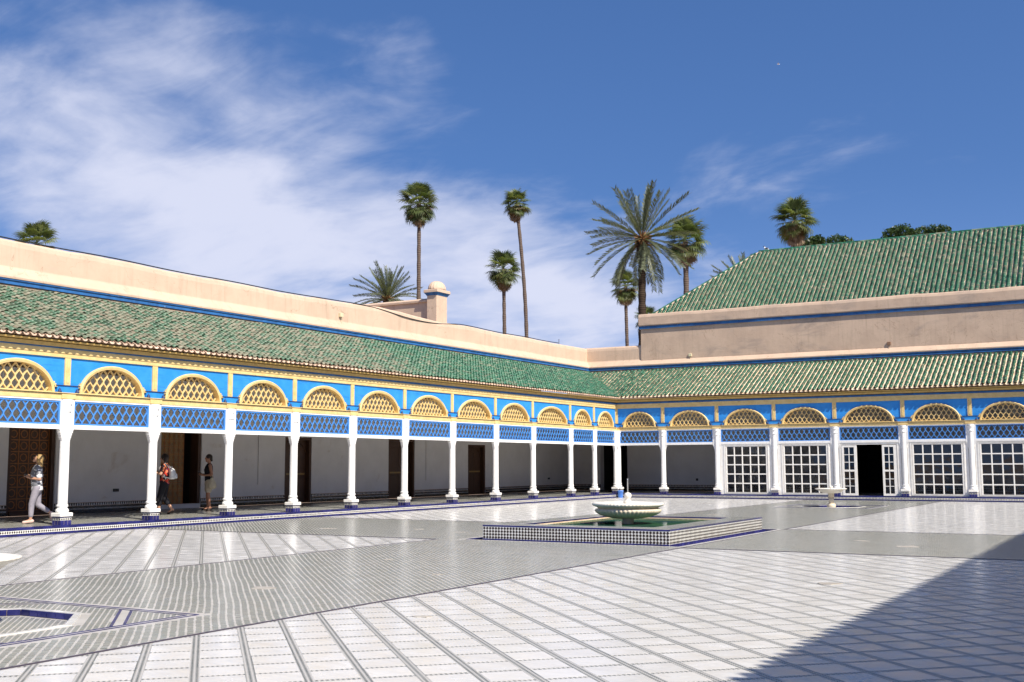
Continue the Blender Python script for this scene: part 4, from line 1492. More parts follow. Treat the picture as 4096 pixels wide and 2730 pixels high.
# --- glazing between the columns of the north wing
def window_frame(root, xa, xb, ga, gb, nx=5, nz=5, z0=0.20, z1=Z_BEAM0, gz0=0.295, gz1=2.352):
    f = MB()
    # stepped outer frame
    f.box(xa, ga - 0.14, -0.02, 0.05, z0, z1); f.box(gb + 0.14, xb, -0.02, 0.05, z0, z1)
    f.box(xa, xb, -0.022, 0.052, gz1 + 0.075, z1 - 0.001); f.box(xa, xb, -0.024, 0.054, z0 - 0.003, gz0 - 0.06)
    for (d, yy) in ((0.14, -0.04), (0.10, -0.005), (0.06, -0.03)):
        e = d - 0.045
        f.box(ga - d, ga - e, yy, 0.045, gz0 - d * 0.42, gz1 + d * 0.5); f.box(gb + e, gb + d, yy, 0.045, gz0 - d * 0.42, gz1 + d * 0.5)
        f.box(ga - e, gb + e, yy + 0.001, 0.044, gz1 + e * 0.5, gz1 + d * 0.5); f.box(ga - e, gb + e, yy + 0.001, 0.044, gz0 - d * 0.42, gz0 - e * 0.42)
    f.box(ga - 0.016, ga, -0.02, 0.04, gz0, gz1); f.box(gb, gb + 0.016, -0.02, 0.04, gz0, gz1)
    w_ = f.build("window", "white_worn", root)
    t = 0.05
    pw = (gb - ga - (nx - 1) * t) / nx; ph = (gz1 - gz0 - (nz - 1) * t) / nz
    for i in range(1, nx):
        xx = ga + i * (pw + t) - t
        MB().cbox(xx, xx + t, -0.018, 0.03, gz0, gz1, 0.006).build("glazing_bar", "white_worn", w_)
    for j in range(1, nz):
        zz = gz0 + j * (ph + t) - t
        MB().box(ga, gb, -0.0145, 0.027, zz, zz + t).build("glazing_bar", "white_worn", w_)
    pm = MB().box(0, pw + 0.01, 0, 0.004, 0, ph + 0.01).mesh("pane", "window_glass")
    for i in range(nx):
        for j in range(nz):
            p = inst("pane", pm, w_, loc=(ga + i * (pw + t) - 0.005, 0.012, gz0 + j * (ph + t) - 0.005))
            p.rotation_euler = (random.gauss(0, 0.006), 0, random.gauss(0, 0.008))
    return w_


def bay_window(i, ga, gb):
    a, b = RX[i], RX[i + 1]
    return window_frame(north, a + 0.13, b - 0.13, ga, gb)


bay_window(2, 5.55, 7.37)
bay_window(3, 8.24, 10.08)
bay_window(5, 13.77, 15.66)
bay_window(6, 16.44, 18.40)
bay_window(7, 19.2, 21.15)
bay_window(8, 21.95, 23.9)


def door_bay():
    a, b = RX[4], RX[5]
    f = MB()
    z1 = Z_BEAM0
    f.box(a + 0.13, 10.72, -0.02, 0.05, 0.2, z1); f.box(13.14, b - 0.13, -0.02, 0.05, 0.2, z1)
    f.box(a + 0.13, b - 0.13, -0.022, 0.052, 2.385, z1 - 0.001)
    for (d, yy) in ((0.0, -0.04), (0.05, -0.01)):
        f.box(10.68 + d, 10.72 + d, yy, 0.045, 0.2, 2.41); f.box(13.10 - d, 13.14 - d, yy, 0.045, 0.2, 2.41)
    w_ = f.build("door_surround", "white_worn", north)
    for (xa, xb) in ((10.765, 11.40), (12.47, 13.055)):
        lf = MB()
        s = 0.085
        lf.box(xa, xa + s, -0.028, 0.03, 0.2, 2.36); lf.box(xb - s - 0.03, xb, -0.028, 0.03, 0.2, 2.36)
        gx0, gx1 = xa + s, xb - s - 0.03
        lf.box(gx0, gx1, -0.026, 0.028, 0.2, 0.29); lf.box(gx0, gx1, -0.026, 0.028, 2.275, 2.36); lf.box(gx0, gx1, -0.026, 0.028, 1.225, 1.305)
        leaf = lf.build("door_leaf", "white_worn", north)
        gm = (gx0 + gx1) / 2
        MB().box(gm - 0.016, gm + 0.016, -0.018, 0.02, 0.29, 1.225).build("glazing_bar", "white_worn", leaf)
        MB().box(gm - 0.016, gm + 0.016, -0.018, 0.02, 1.305, 2.275).build("glazing_bar", "white_worn", leaf)
        for z0, z1 in ((0.29, 1.225), (1.305, 2.275)):
            h = (z1 - z0) / 3
            for k in (1, 2):
                MB().box(gx0, gx1, -0.0165, 0.0185, z0 + k * h - 0.013, z0 + k * h + 0.013).build("glazing_bar", "white_worn", leaf)
            for k in range(3):
                for (p0, p1) in ((gx0, gm), (gm, gx1)):
                    MB().box(p0, p1, 0.004, 0.008, z0 + k * h, z0 + (k + 1) * h).build("pane", "window_glass", leaf)


door_bay()

# --- opposite wing behind the camera's right shoulder: only its shadow reaches the picture
EX = 24.70
east = empty("palace_wing", (EX, 0, 0), -PI / 2, "opposite palace wing to the right of the camera that shades the near floor", "building", "wings round the court")
bpy.context.view_layer.update()
EC = [1.2 + 2.8 * i for i in range(20)]
wing(east, EC, 0.6, 55.5, False, False, 0.0, 0.0, None, singles=0, coarse=True)
back_wall(east, 0.6, 55.5, [])
MB().box(0.4, 55.5, 0.0, 5.0, -0.2, PZ - 0.01).build("platform_slab", "white_grout", east)
MB().box(0.4, 55.5, -0.25, 0.0, -0.2, PZ - 0.012).build("platform_edge", "cobalt_tile", east)

# ------------------------------------------------------------------ hall behind the north wing
hall = empty("palace_hall", (0.1, 2.945, 0), 0.0, "tall hall behind the right wing with plain plaster wall and big green hipped roof", "building")
HX1 = 30.0


def hall_build():
    hw = MB()
    xs_ = np.linspace(0.0, HX1, 44)
    # wall
    hw.box(0.0, HX1, 0.0, 0.5, 6.835, 8.40)
    hw.box(0.0, 0.5, 0.5, 11.0, 6.5, 8.40)
    hw.build("wall", "plaster_old", hall)
    # parapet, projecting, with rounded top
    pp = MB()
    rings = []
    for i, x in enumerate(xs_):
        wob = 0.014 * math.sin(x * 1.1) + 0.01 * math.sin(x * 2.9 + 1)
        e = -0.12 if i else -0.06
        rings.append([(x + (e if i == 0 else 0), yy + wob * 0.5, zz + wob * k) for yy, zz, k in ((-0.13, 8.575, 0.3), (-0.15, 8.62, 0.3), (-0.16, 9.02, 1), (-0.12, 9.14, 1), (-0.04, 9.185, 1), (0.14, 9.20, 1), (0.26, 9.15, 1), (0.3, 9.0, 1), (0.3, 8.575, 0.3))])
    r0 = [(p[0] + 0.10, p[1] + 0.02, p[2] - (0.05 if p[2] > 9.1 else 0)) for p in rings[0]]
    pp.loft(rings)
    pp.box(-0.06, 0.3, 0.301, 11.0, 8.575, 9.14)
    pp.build("parapet", "plaster_old", hall)
    MB().box(-0.05, HX1, -0.085, 0.3, 8.43, 8.574).build("blue_band", "band_blue", hall)
    MB().box(-0.02, HX1, -0.03, 0.3, 8.401, 8.429).build("band_bed", "plaster_old", hall)
    # hipped roof: eave just behind the parapet
    y0, z0, yr, zr = 0.42, 9.02, 5.0, 12.78
    ang = math.atan2(zr - z0, yr - y0); ln = math.hypot(zr - z0, yr - y0)
    d = yr - y0
    x0 = 0.15
    sh = MB()
    A_, B_, C_, D_ = (x0, y0, z0), (HX1, y0, z0), (HX1, yr, zr), (x0 + d, yr, zr)
    E_, F_ = (x0, yr + d, z0), (HX1, yr + d, z0)
    A2, E2 = (x0, y0, z0 - 0.3), (x0, yr + d, z0 - 0.3)
    for poly in ((A_, B_, C_, D_), (E_, A_, D_), (F_, E_, D_, C_), (A_, E_, (x0, yr + d, z0 - .4), (x0, y0, z0 - .4))):
        b = len(sh.v); sh.v += list(poly); sh.face(tuple(range(b, b + len(poly))))
    rf = sh.build("roof", "cream_mortar", hall)
    cols = np.arange(x0 + 0.15, HX1, 0.215)
    nrow = int(ln / 0.15)
    A, B = np.meshgrid(cols, np.arange(nrow), indexing='ij')
    X = A.ravel() + RNG.normal(0, 0.006, A.size); S = B.ravel() * 0.15 + RNG.normal(0, 0.006, A.size)
    Y = y0 + S * math.cos(ang); Z = z0 + S * math.sin(ang) + 0.012
    keep = (X > x0 + (Y - y0) + 0.12) & (S < ln - 0.1)
    X, Y, Z = X[keep], Y[keep], Z[keep]
    T = slope_xform(TT * np.array([1.14, 1.05, 1.05]), ang)
    d2 = np.hypot(X - 22.8, Y + 52.9)
    order = np.argsort(np.where(X < 18.5, d2, 1e5))
    mes = [np_mesh("roof_tile", T * np.array([1 + e, 1, 1 + e]), TF, "roof_tile", True) for e in (0, 0.05)]
    for k, i in enumerate(order[:300]):
        t_ = inst("roof_tile", mes[k % 2], rf, loc=(X[i], Y[i], Z[i]))
        t_.rotation_euler = (0, random.gauss(0, 0.03), random.gauss(0, 0.03))
    r = order[300:]
    V, F = scatter(T, TF, X[r], Y[r], Z[r])
    o = inst("roof_tile", np_mesh("hall_tile_field", V, F, "roof_tile", True), rf); o["kind"] = "stuff"
    # pan channels (cream, sunlit mortar) as shallow strips
    pv, pf = [], []
    for x in cols + 0.1075:
        ymax = min(yr, y0 + (x - x0))
        if ymax < y0 + 0.1: continue
        b = len(pv)
        for yy in (y0, ymax):
            zz = z0 + (yy - y0) * math.tan(ang)
            for dx_, dz_ in ((-0.06, 0.03), (-0.025, 0.008), (0.025, 0.008), (0.06, 0.03)):
                pv.append((x + dx_, yy, zz + dz_))
        for i in range(3):
            pf.append((b + i, b + i + 1, b + 5 + i, b + 4 + i))
    o = inst("pan_tile", np_mesh("hall_pan", np.array(pv), np.array(pf), "pan_clay"), rf); o["kind"] = "stuff"
    # ridge and hip capping
    cap = MB()
    n = 90
    cp = tile_template(0.085, 0.30, 0.02)
    hp = Vector(D_) - Vector(A_)
    m_ = MB()
    for i in range(int((HX1 - x0 - d) / 0.28)):
        m_.loft([[(x0 + d + i * 0.28 + q, yr + rr * math.cos(a), zr + 0.03 + rr * math.sin(a)) for a in [PI * k / 6 for k in range(7)]] for q, rr in ((0, 0.085), (0.31, 0.075))], False, False, False)
    m_.build("ridge_tile", "roof_tile", rf, kind="stuff")
    mb_ = MB().box(x0 + d, HX1, yr - 0.06, yr + 0.06, zr - 0.04, zr + 0.035)
    mb_.build("ridge_mortar", "terracotta", rf)
    m_ = MB()
    L = hp.length; hd = hp.normalized()
    side = Vector((1, -1, 0)).normalized(); up = hd.cross(side) * -1
    if up.z < 0: up = -up
    for i in range(int(L / 0.28)):
        p0 = Vector(A_) + hd * (i * 0.28); p1 = p0 + hd * 0.31
        m_.loft([[tuple(p + side * rr * math.cos(a) + up * (rr * math.sin(a) + 0.02)) for a in [PI * k / 6 for k in range(7)]] for p, rr in ((p0, 0.085), (p1, 0.072))], False, False, False)
    m_.build("hip_tile", "roof_tile", rf, kind="stuff")
    m_ = MB()
    m_.tube([Vector(A_) + side * 0.09, Vector(D_) + side * 0.09], 0.045, 6)
    m_.build("hip_mortar", "terracotta", rf)


hall_build()

# ------------------------------------------------------------------ turret and cross wall on the terrace
tw = empty("terrace_wall", (-3.4, -10.42, 6.2), 0, "low plaster cross wall on the left terrace ending at the domed turret", "wall")
MB().cbox(-6.5, -0.36, -0.22, 0.22, 0.0, 2.30, 0.02).build("wall", "plaster", tw)
cw = MB()
cw.prism_x([(-0.30, 2.26), (0.30, 2.26), (0.31, 2.34), (0.2, 2.42), (0.0, 2.44), (-0.2, 2.42), (-0.31, 2.34)], [-6.5, -0.36])
cw.build("coping", "plaster", tw)
tu = empty("roof_turret", (-3.5, -10.42, 6.2), 0, "small square plaster turret with blue moulding and fluted dome on the left terrace", "turret")
MB().cbox(-0.25, 0.25, -0.40, 0.40, 0.0, 2.52, 0.015).build("shaft", "plaster", tu)
mm = MB()
mm.loft([[(sx * (0.26 + e), sy * (0.41 + e), z) for sx, sy in ((-1, -1), (1, -1), (1, 1), (-1, 1))] for e, z in ((0.0, 2.50), (0.015, 2.53), (0.04, 2.57), (0.075, 2.61), (0.08, 2.625))])
mm.build("blue_moulding", "band_blue", tu)
MB().cbox(-0.36, 0.36, -0.51, 0.51, 2.626, 2.75, 0.02).build("cap_slab", "plaster", tu)
dm = MB()
rings = []
for k in range(9):
    t = k / 8 * PI / 2
    ring = []
    for j in range(64):
        a = 2 * PI * j / 64
        r = math.cos(t) ** 0.8 * (1 + 0.07 * (abs(math.cos(8 * a)) - 0.5)) + 0.02
        ring.append((0.335 * r * math.cos(a), 0.45 * r * math.sin(a), 2.75 + 0.40 * math.sin(t)))
    rings.append(ring)
dm.loft(rings)
dm.build("fluted_dome", "plaster", tu, smooth=True)
cb = MB()
pts = []
for i in range(90):
    yy = -37.0 + i * 0.42
    z = 7.628 + 0.0036 * yy + bumpf(yy) + 0.012 * math.sin(yy * 1.3) + 0.012
    xx = -3.10
    if -17.0 < yy < -9.0:
        s_ = math.sin((yy + 17.0) / 8.0 * PI)
        xx = -3.10 + 0.12 * s_; z -= 0.22 * s_ ** 1.5
    if yy > 0: break
    pts.append((xx, yy, z))
cb.tube(pts, 0.018, 6)
tag(cb.build("cable", "cable_black"), "black cable lying along the top of the left parapet wall", "cable")
for (x_, y_, z_, m_, lab) in ((-2.93, -17.55, 7.06, "box_cream", "small cream junction box on the left parapet wall"), (2.75, 2.90, 6.98, "box_cream", "small cream junction box above the right roof near the corner"), (12.35, 2.90, 7.02, "box_rust", "small rusty box above the right roof over the open door")):
    b_ = MB()
    left = x_ < -2
    if left: b_.cbox(x_ - 0.08, x_ + 0.02, y_ - 0.09, y_ + 0.09, z_ - 0.07, z_ + 0.07, 0.01)
    else: b_.cbox(x_ - 0.08, x_ + 0.08, y_ - 0.02, y_ + 0.12, z_ - 0.07, z_ + 0.07, 0.01)
    e_ = empty("junction_box", (x_, y_, z_ - 0.07), 0, lab, "box", "boxes on the walls")
    for v_i in range(len(b_.v)):
        b_.v[v_i] = (b_.v[v_i][0] - x_, b_.v[v_i][1] - y_, b_.v[v_i][2] - z_ + 0.07)
    b_.build("case", m_, e_)
    pc = MB().tube([(0.0, 0.0, -0.25), (0.0, 0.0, 0.0)], 0.008, 6)
    pc.build("lead", m_, e_)
tag(MB().tube([(-3.2, 0.2, 7.5), (-3.2, 0.2, 7.82)], 0.02, 8).lathe([(0.03, 7.82), (0.03, 7.85)], 8, (-3.2, 0.2, 0)).build("vent_pipe", "metal"), "short thin pipe standing on the left parapet near the corner", "pipe")
for k, (y_, lab) in enumerate(((-25.85, "dark wall socket low on the back wall between the first two columns"), (2.35, "dark wall socket low on the back wall near the far corner"))):
    e_ = empty("wall_socket", (-4.99, y_, 0.80), 0, lab, "socket", "wall sockets")
    MB().box(0, 0.03, -0.10, 0.0, 0, 0.09).build("plate", "socket_dark", e_)
    MB().box(0, 0.035, 0.01, 0.10, 0, 0.09).build("plate", "socket_dark", e_)
e_ = empty("wall_socket", (2.2, 4.99, 0.72), 0, "dark wall socket low behind the first right-hand columns", "socket", "wall sockets")
MB().cbox(-0.06, 0.06, -0.03, 0.0, 0, 0.12, 0.01).build("plate", "socket_dark", e_)
MB().box(-0.03, 0.03, -0.045, -0.03, 0.03, 0.09).build("cover", "socket_dark", e_)

# ------------------------------------------------------------------ pool with zellige sides
X0, X1, Y0, Y1 = POOL
RZ = 0.30
PWC = ((X0 + X1) / 2, (Y0 + Y1) / 2)
pool = empty("fountain_pool", (PWC[0], PWC[1], 0), 0, "raised rectangular pool with black and white diamond tiled sides", "pool")
hx, hy = (X1 - X0) / 2, (Y1 - Y0) / 2
rw = 0.62
ZB = -0.10


def ring_boxes(mb, ox, oy, ix, iy, z0, z1):
    mb.box(-ox, ox, -oy, -iy, z0, z1); mb.box(-ox, ox, iy, oy, z0, z1)
    mb.box(-ox, -ix, -iy, iy, z0, z1); mb.box(ix, ox, -iy, iy, z0, z1)


ring_boxes(wm := MB(), hx, hy, hx - rw, hy - rw, -0.6, RZ - 0.035)
wm.build("pool_wall", "white_tile", pool)
ring_boxes(wm := MB(), hx + 0.004, hy + 0.004, hx - rw - 0.004, hy - rw - 0.004, RZ - 0.0349, RZ - 0.004)
wm.build("rim_edge", "cobalt_tile", pool)
ring_boxes(wm := MB(), hx - 0.03, hy - 0.03, hx - rw + 0.03, hy - rw + 0.03, RZ - 0.0039, RZ)
wm.build("rim_top", "white_grout", pool)
A, B = np.meshgrid(np.arange(-60, 61), np.arange(-130, 131), indexing='ij')
x = A.ravel() * 0.07 ; y = B.ravel() * 0.045
kp = (np.abs(x) < hx - 0.05) & (np.abs(y) < hy - 0.05) & ~((np.abs(x) < hx - rw + 0.06) & (np.abs(y) < hy - rw + 0.05))
T = np.array([(-0.026, -0.013, 0), (0.026, -0.013, 0), (0.026, 0.013, 0), (-0.026, 0.013, 0)], float)
V, F = scatter(T, Fg, x[kp], y[kp], np.full(kp.sum(), RZ + 0.0006))
o = inst("rim_zellige", np_mesh("rim_zellige", V, F, "green_zellige"), pool); o["kind"] = "stuff"
ring_boxes(wm := MB(), hx - rw - 0.001, hy - rw - 0.001, hx - rw - 0.012, hy - rw - 0.012, RZ - 0.066, RZ - 0.036)
wm.build("inner_band", "cream_mortar", pool)
ring_boxes(wm := MB(), hx - rw - 0.001, hy - rw - 0.001, hx - rw - 0.010, hy - rw - 0.010, -0.5, RZ - 0.0661)
wm.build("inner_lining", "pool_lining", pool)
MB().box(-hx + rw, hx - rw, -hy + rw, hy - rw, -0.55, -0.45).build("pool_bottom", "pool_lining", pool)
# diamonds: 4 rows on each side; those on the side facing the camera are single tiles
dsz = 0.0345
dme = MB()
dme.loft([[(-dsz, 0, 0), (0, 0, -dsz), (dsz, 0, 0), (0, 0, dsz)][::-1], [(-dsz + 0.002, -0.003, 0), (0, -0.003, -dsz + 0.002), (dsz - 0.002, -0.003, 0), (0, -0.003, dsz - 0.002)][::-1]], False, True)
dme = dme.mesh("diamond_tile", "black_tile")
rows = [ZB + 0.10 + 0.0755 * (i + 0.5) for i in range(4)]
rows = [0.005 + 0.0635 * (i + 0.5) for i in range(4)]
nx_ = round(2 * hx / 0.0735); px_ = 2 * hx / nx_
cnt = 0
for r_i, zz in enumerate(rows):
    for i in range(nx_):
        xx = -hx + (i + 0.5) * px_
        inst("diamond_tile", dme, pool, loc=(xx, -hy - 0.0005, zz)); cnt += 1
ny_ = round(2 * hy / 0.0735); py_ = 2 * hy / ny_
T = np.array([(0, -dsz, 0), (0, 0, -dsz), (0, dsz, 0), (0, 0, dsz)], float)
yy = -hy + (np.arange(ny_) + 0.5) * py_
for sx in (1, -1):
    X = np.repeat(sx * (hx + 0.0025), ny_ * 4); Y = np.tile(yy, 4); Z = np.repeat(rows, ny_)
    V, F = scatter(T if sx > 0 else T[::-1], Fg, X, Y, Z)
    o = inst("diamond_tile", np_mesh("diamond_field", V, F, "black_tile"), pool); o["kind"] = "stuff"
# sunk cobalt channel round the pool
for k, (a, b, c, d) in enumerate(((-hx - GUT, hx + GUT, -hy - GUT, -hy), (-hx - GUT, hx + GUT, hy, hy + GUT), (-hx - GUT, -hx, -hy, hy), (hx, hx + GUT, -hy, hy))):
    MB().box(a, b, c, d, ZB - 0.05, ZB + 0.0005 * k).build("channel_floor", "white_grout", pool)
n_t = 0
tm = MB().cbox(-0.072, 0.072, -0.01, 0.0, ZB, -0.004, 0.003).mesh("channel_tile", "cobalt_tile")
for (p, q, ang, L) in ((-hx - GUT, -hy - GUT, 0, 2 * hx + 2 * GUT), (hx + GUT, -hy - GUT, PI / 2, 2 * hy + 2 * GUT), (hx + GUT, hy + GUT, PI, 2 * hx + 2 * GUT), (-hx - GUT, hy + GUT, -PI / 2, 2 * hy + 2 * GUT)):
    for i in range(int(L / 0.15)):
        o = inst("channel_tile", tm, pool)
        o.location = (p + math.cos(ang) * (i + 0.5) * 0.15 - math.sin(ang) * 0.010, q + math.sin(ang) * (i + 0.5) * 0.15 + math.cos(ang) * 0.010, 0)
        o.rotation_euler = (0, 0, ang)
tm2 = MB().cbox(-0.072, 0.072, -0.016, 0.0, ZB + 0.001, 0.006, 0.003).mesh("skirting_tile", "cobalt_tile")
for (p, q, ang, L) in ((-hx, -hy, 0, 2 * hx), (hx, -hy, PI / 2, 2 * hy)):
    nk = round(L / 0.15); sp = L / nk
    for i in range(nk):
        o = inst("skirting_tile", tm2, pool)
        o.location = (p + math.cos(ang) * (i + 0.5) * sp, q + math.sin(ang) * (i + 0.5) * sp, 0)
        o.rotation_euler = (0, 0, ang)
wt = MB().box(-hx + rw + 0.013, hx - rw - 0.013, -hy + rw + 0.013, hy - rw - 0.013, 0.222, 0.227)
wo_ = wt.build("water", "water"); wo_.location = (PWC[0], PWC[1], 0)
tag(wo_, kind="structure")


# ------------------------------------------------------------------ fountains
def big_fountain(x, y):
    f = empty("marble_fountain", (x, y, -0.45), 0, "large gadrooned marble fountain bowl standing in the tiled pool", "fountain")
    b = 0.45
    MB().lathe([(0.20, 0), (0.2, 0.12), (0.12, 0.16), (0.105, 0.3), (0.11, 0.6), (0.13, b + 0.32), (0.16, b + 0.36)], 28).build("stem", "stone_fountain", f, smooth=True)
    # lobed lower bowl
    m = MB(); rings = []
    n = 192
    for t in np.linspace(0, 1, 10):
        a = t * PI / 2
        r = 0.12 + 0.63 * math.sin(a) ** 0.75
        z = b + 0.345 + 0.20 * (1 - math.cos(a)) ** 0.8
        amp = 0.05 * math.sin(min(1, t * 1.2) * PI / 2)
        rings.append([((r * (1 + amp * (abs(math.sin(24 * 2 * PI * j / n / 1)) - 0.6))) * math.cos(2 * PI * j / n), (r * (1 + amp * (abs(math.sin(24 * 2 * PI * j / n)) - 0.6))) * math.sin(2 * PI * j / n), z) for j in range(n)])
    for (r, z) in ((0.735, b + 0.568), (0.70, b + 0.578)):
        rings.append([(r * math.cos(2 * PI * j / n), r * math.sin(2 * PI * j / n), z) for j in range(n)])
    m.loft(rings)
    m.build("lobed_bowl", "stone_fountain", f, smooth=True)
    MB().lathe([(0.68, b + 0.57), (0.69, b + 0.59), (0.72, b + 0.61), (0.77, b + 0.63)], 64).build("throat", "stone_fountain", f, smooth=True)
    m = MB(); rings = []
    n = 240
    for r, z, amp in ((0.755, b + 0.628, 0.0), (0.79, b + 0.635, 0.012), (0.812, b + 0.66, 0.02), (0.815, b + 0.685, 0.02), (0.80, b + 0.705, 0.012), (0.765, b + 0.712, 0.0), (0.74, b + 0.70, 0), (0.5, b + 0.655, 0), (0.1, b + 0.64, 0)):
        rings.append([(r * (1 + amp * (abs(math.sin(30 * 2 * PI * j / n)) - 0.5)) * math.cos(2 * PI * j / n), r * (1 + amp * (abs(math.sin(30 * 2 * PI * j / n)) - 0.5)) * math.sin(2 * PI * j / n), z) for j in range(n)])
    m.loft(rings)
    m.build("upper_bowl", "marble_bowl", f, smooth=True)
    MB().lathe([(0.105, b + 0.64), (0.105, b + 0.725), (0.095, b + 0.74), (0.06, b + 0.76), (0.05, b + 0.79), (0.065, b + 0.815), (0.085, b + 0.85), (0.088, b + 0.88), (0.075, b + 0.91), (0.04, b + 0.935), (0.008, b + 0.94)], 24).build("finial", "marble_bowl", f, smooth=True)
    MB().lathe([(0.014, b + 0.93), (0.014, b + 1.22), (0.018, b + 1.225), (0.018, b + 1.245), (0.004, b + 1.25)], 10).build("spout", "metal", f, smooth=True)
    return f


big_fountain(12.18, -26.0)


def small_fountain(x, y, label):
    f = empty("small_fountain", (x, y, -0.07), 0, label, "fountain", "small side fountains")
    f.scale = (1.0, 1.0, 0.88)
    MB().lathe([(0.12, 0.0), (0.145, 0.015), (0.155, 0.08), (0.15, 0.17), (0.13, 0.20)], 24).build("foot", "stone_fountain", f, smooth=True)
    MB().lathe([(0.088, 0.20), (0.088, 0.46)], 20).build("stem", "stone_fountain", f, smooth=True)
    MB().lathe([(0.105, 0.462), (0.105, 0.60), (0.125, 0.63)], 20).build("collar", "stone_fountain", f, smooth=True)
    m = MB(); rings = []
    n = 160
    for r, z, amp in ((0.12, 0.625, 0), (0.26, 0.635, 0.03), (0.36, 0.68, 0.03), (0.44, 0.745, 0.02), (0.545, 0.79, 0.012), (0.57, 0.81, 0.014), (0.565, 0.83, 0.012), (0.53, 0.836, 0.0), (0.5, 0.82, 0), (0.25, 0.74, 0), (0.05, 0.72, 0)):
        rings.append([(r * (1 + amp * (abs(math.sin(18 * 2 * PI * j / n)) - 0.5)) * math.cos(2 * PI * j / n), r * (1 + amp * (abs(math.sin(18 * 2 * PI * j / n)) - 0.5)) * math.sin(2 * PI * j / n), z) for j in range(n)])
    m.loft(rings)
    m.build("bowl", "marble_bowl", f, smooth=True)
    MB().lathe([(0.05, 0.72), (0.05, 0.80), (0.03, 0.82), (0.06, 0.85), (0.068, 0.885), (0.055, 0.925), (0.008, 0.945)], 20).build("finial", "marble_bowl", f, smooth=True)
    return f


small_fountain(FTN[0][0], FTN[0][1], "small pedestal fountain in front of the open glazed door")
small_fountain(FTN[1][0], FTN[1][1], "small pedestal fountain cut off by the left edge of the picture")

# ------------------------------------------------------------------ bucket at the corner column
bk = empty("bucket", (0.46, -0.62, 0.0), 0, "bright blue plastic bucket on the floor by the corner column", "bucket")
MB().lathe([(0.105, 0.0), (0.108, 0.004), (0.135, 0.285), (0.15, 0.29), (0.152, 0.325), (0.146, 0.33), (0.138, 0.32), (0.13, 0.28), (0.10, 0.02), (0.01, 0.018)], 32).build("body", "bucket_blue", bk, smooth=True)
hd_ = MB()
hd_.tube([(0.15 * math.cos(a), -0.15 + 0.02 * 0, 0.30 - 0.15 * math.sin(a)) if False else (0.153 * math.cos(a), -0.10 * math.sin(a) - 0.0, 0.30 - 0.05 * math.sin(a)) for a in [PI * i / 16 for i in range(17)]], 0.005, 6)
hd_.build("handle", "metal", bk, smooth=True)


# ================================================================== people
def cone(mb, a, b, ra, rb, n=12, sq=1.0):
    """closed rounded cone between two joints"""
    a = Vector(a); b = Vector(b)
    d = (b - a); L = max(d.length, 1e-4); d.normalize()
    s = d.cross(Vector((0, 0, 1)) if abs(d.z) < 0.95 else Vector((1, 0, 0))).normalized()
    t = d.cross(s)
    rings = []
    def ring(c, r):
        r = max(r, 0.0008)
        rings.append([c + (s * math.cos(2 * PI * j / n) + t * math.sin(2 * PI * j / n)) * r for j in range(n)])
    for k in (0.05, 0.5, 0.87):
        ring(a - d * ra * math.sqrt(1 - k * k), ra * k)
    ring(a, ra); ring(a.lerp(b, 0.5), (ra + rb) / 2); ring(b, rb)
    for k in (0.87, 0.5, 0.05):
        ring(b + d * rb * math.sqrt(1 - k * k), rb * k)
    mb.loft(rings)


def stack(mb, secs, n=20):
    """closed loft through horizontal ellipses (x, y, z, rx, ry)"""
    rings = []
    for (x, y, z, rx, ry) in secs:
        rings.append([(x + rx * math.cos(2 * PI * j / n), y + ry * math.sin(2 * PI * j / n), z) for j in range(n)])
    mb.loft(rings)


def skin_it(mb, name, matn, parent, voxel=0.010, smooth=4):
    o = mb.build(name, matn, parent)
    r = o.modifiers.new("remesh", 'REMESH'); r.mode = 'VOXEL'; r.voxel_size = voxel; r.use_smooth_shade = True
    if smooth:
        s = o.modifiers.new("smooth", 'SMOOTH'); s.factor = 0.5; s.iterations = smooth
    return o


def hand(mb, wrist, palm, fdir, up, curl=0.6):
    """palm with four unequal bent fingers and a thumb leaving its side"""
    wrist = Vector(wrist); palm = Vector(palm); f = Vector(fdir).normalized(); u = Vector(up).normalized()
    s = f.cross(u).normalized()
    cone(mb, wrist, palm, 0.024, 0.03)
    for k, L in enumerate((0.062, 0.072, 0.068, 0.052)):
        p0 = palm + s * (k - 1.5) * 0.019 + f * 0.018
        p1 = p0 + f * L * 0.5 - u * curl * 0.012
        p2 = p1 + (f - u * curl).normalized() * L * 0.5
        cone(mb, p0, p1, 0.0098, 0.009, 8); cone(mb, p1, p2, 0.009, 0.0078, 8)
    p0 = wrist.lerp(palm, 0.6) - s * 0.028
    p1 = p0 - s * 0.018 + f * 0.03
    cone(mb, p0, p1, 0.012, 0.0105, 8); cone(mb, p1, p1 + f * 0.028 + s * 0.008, 0.0105, 0.009, 8)


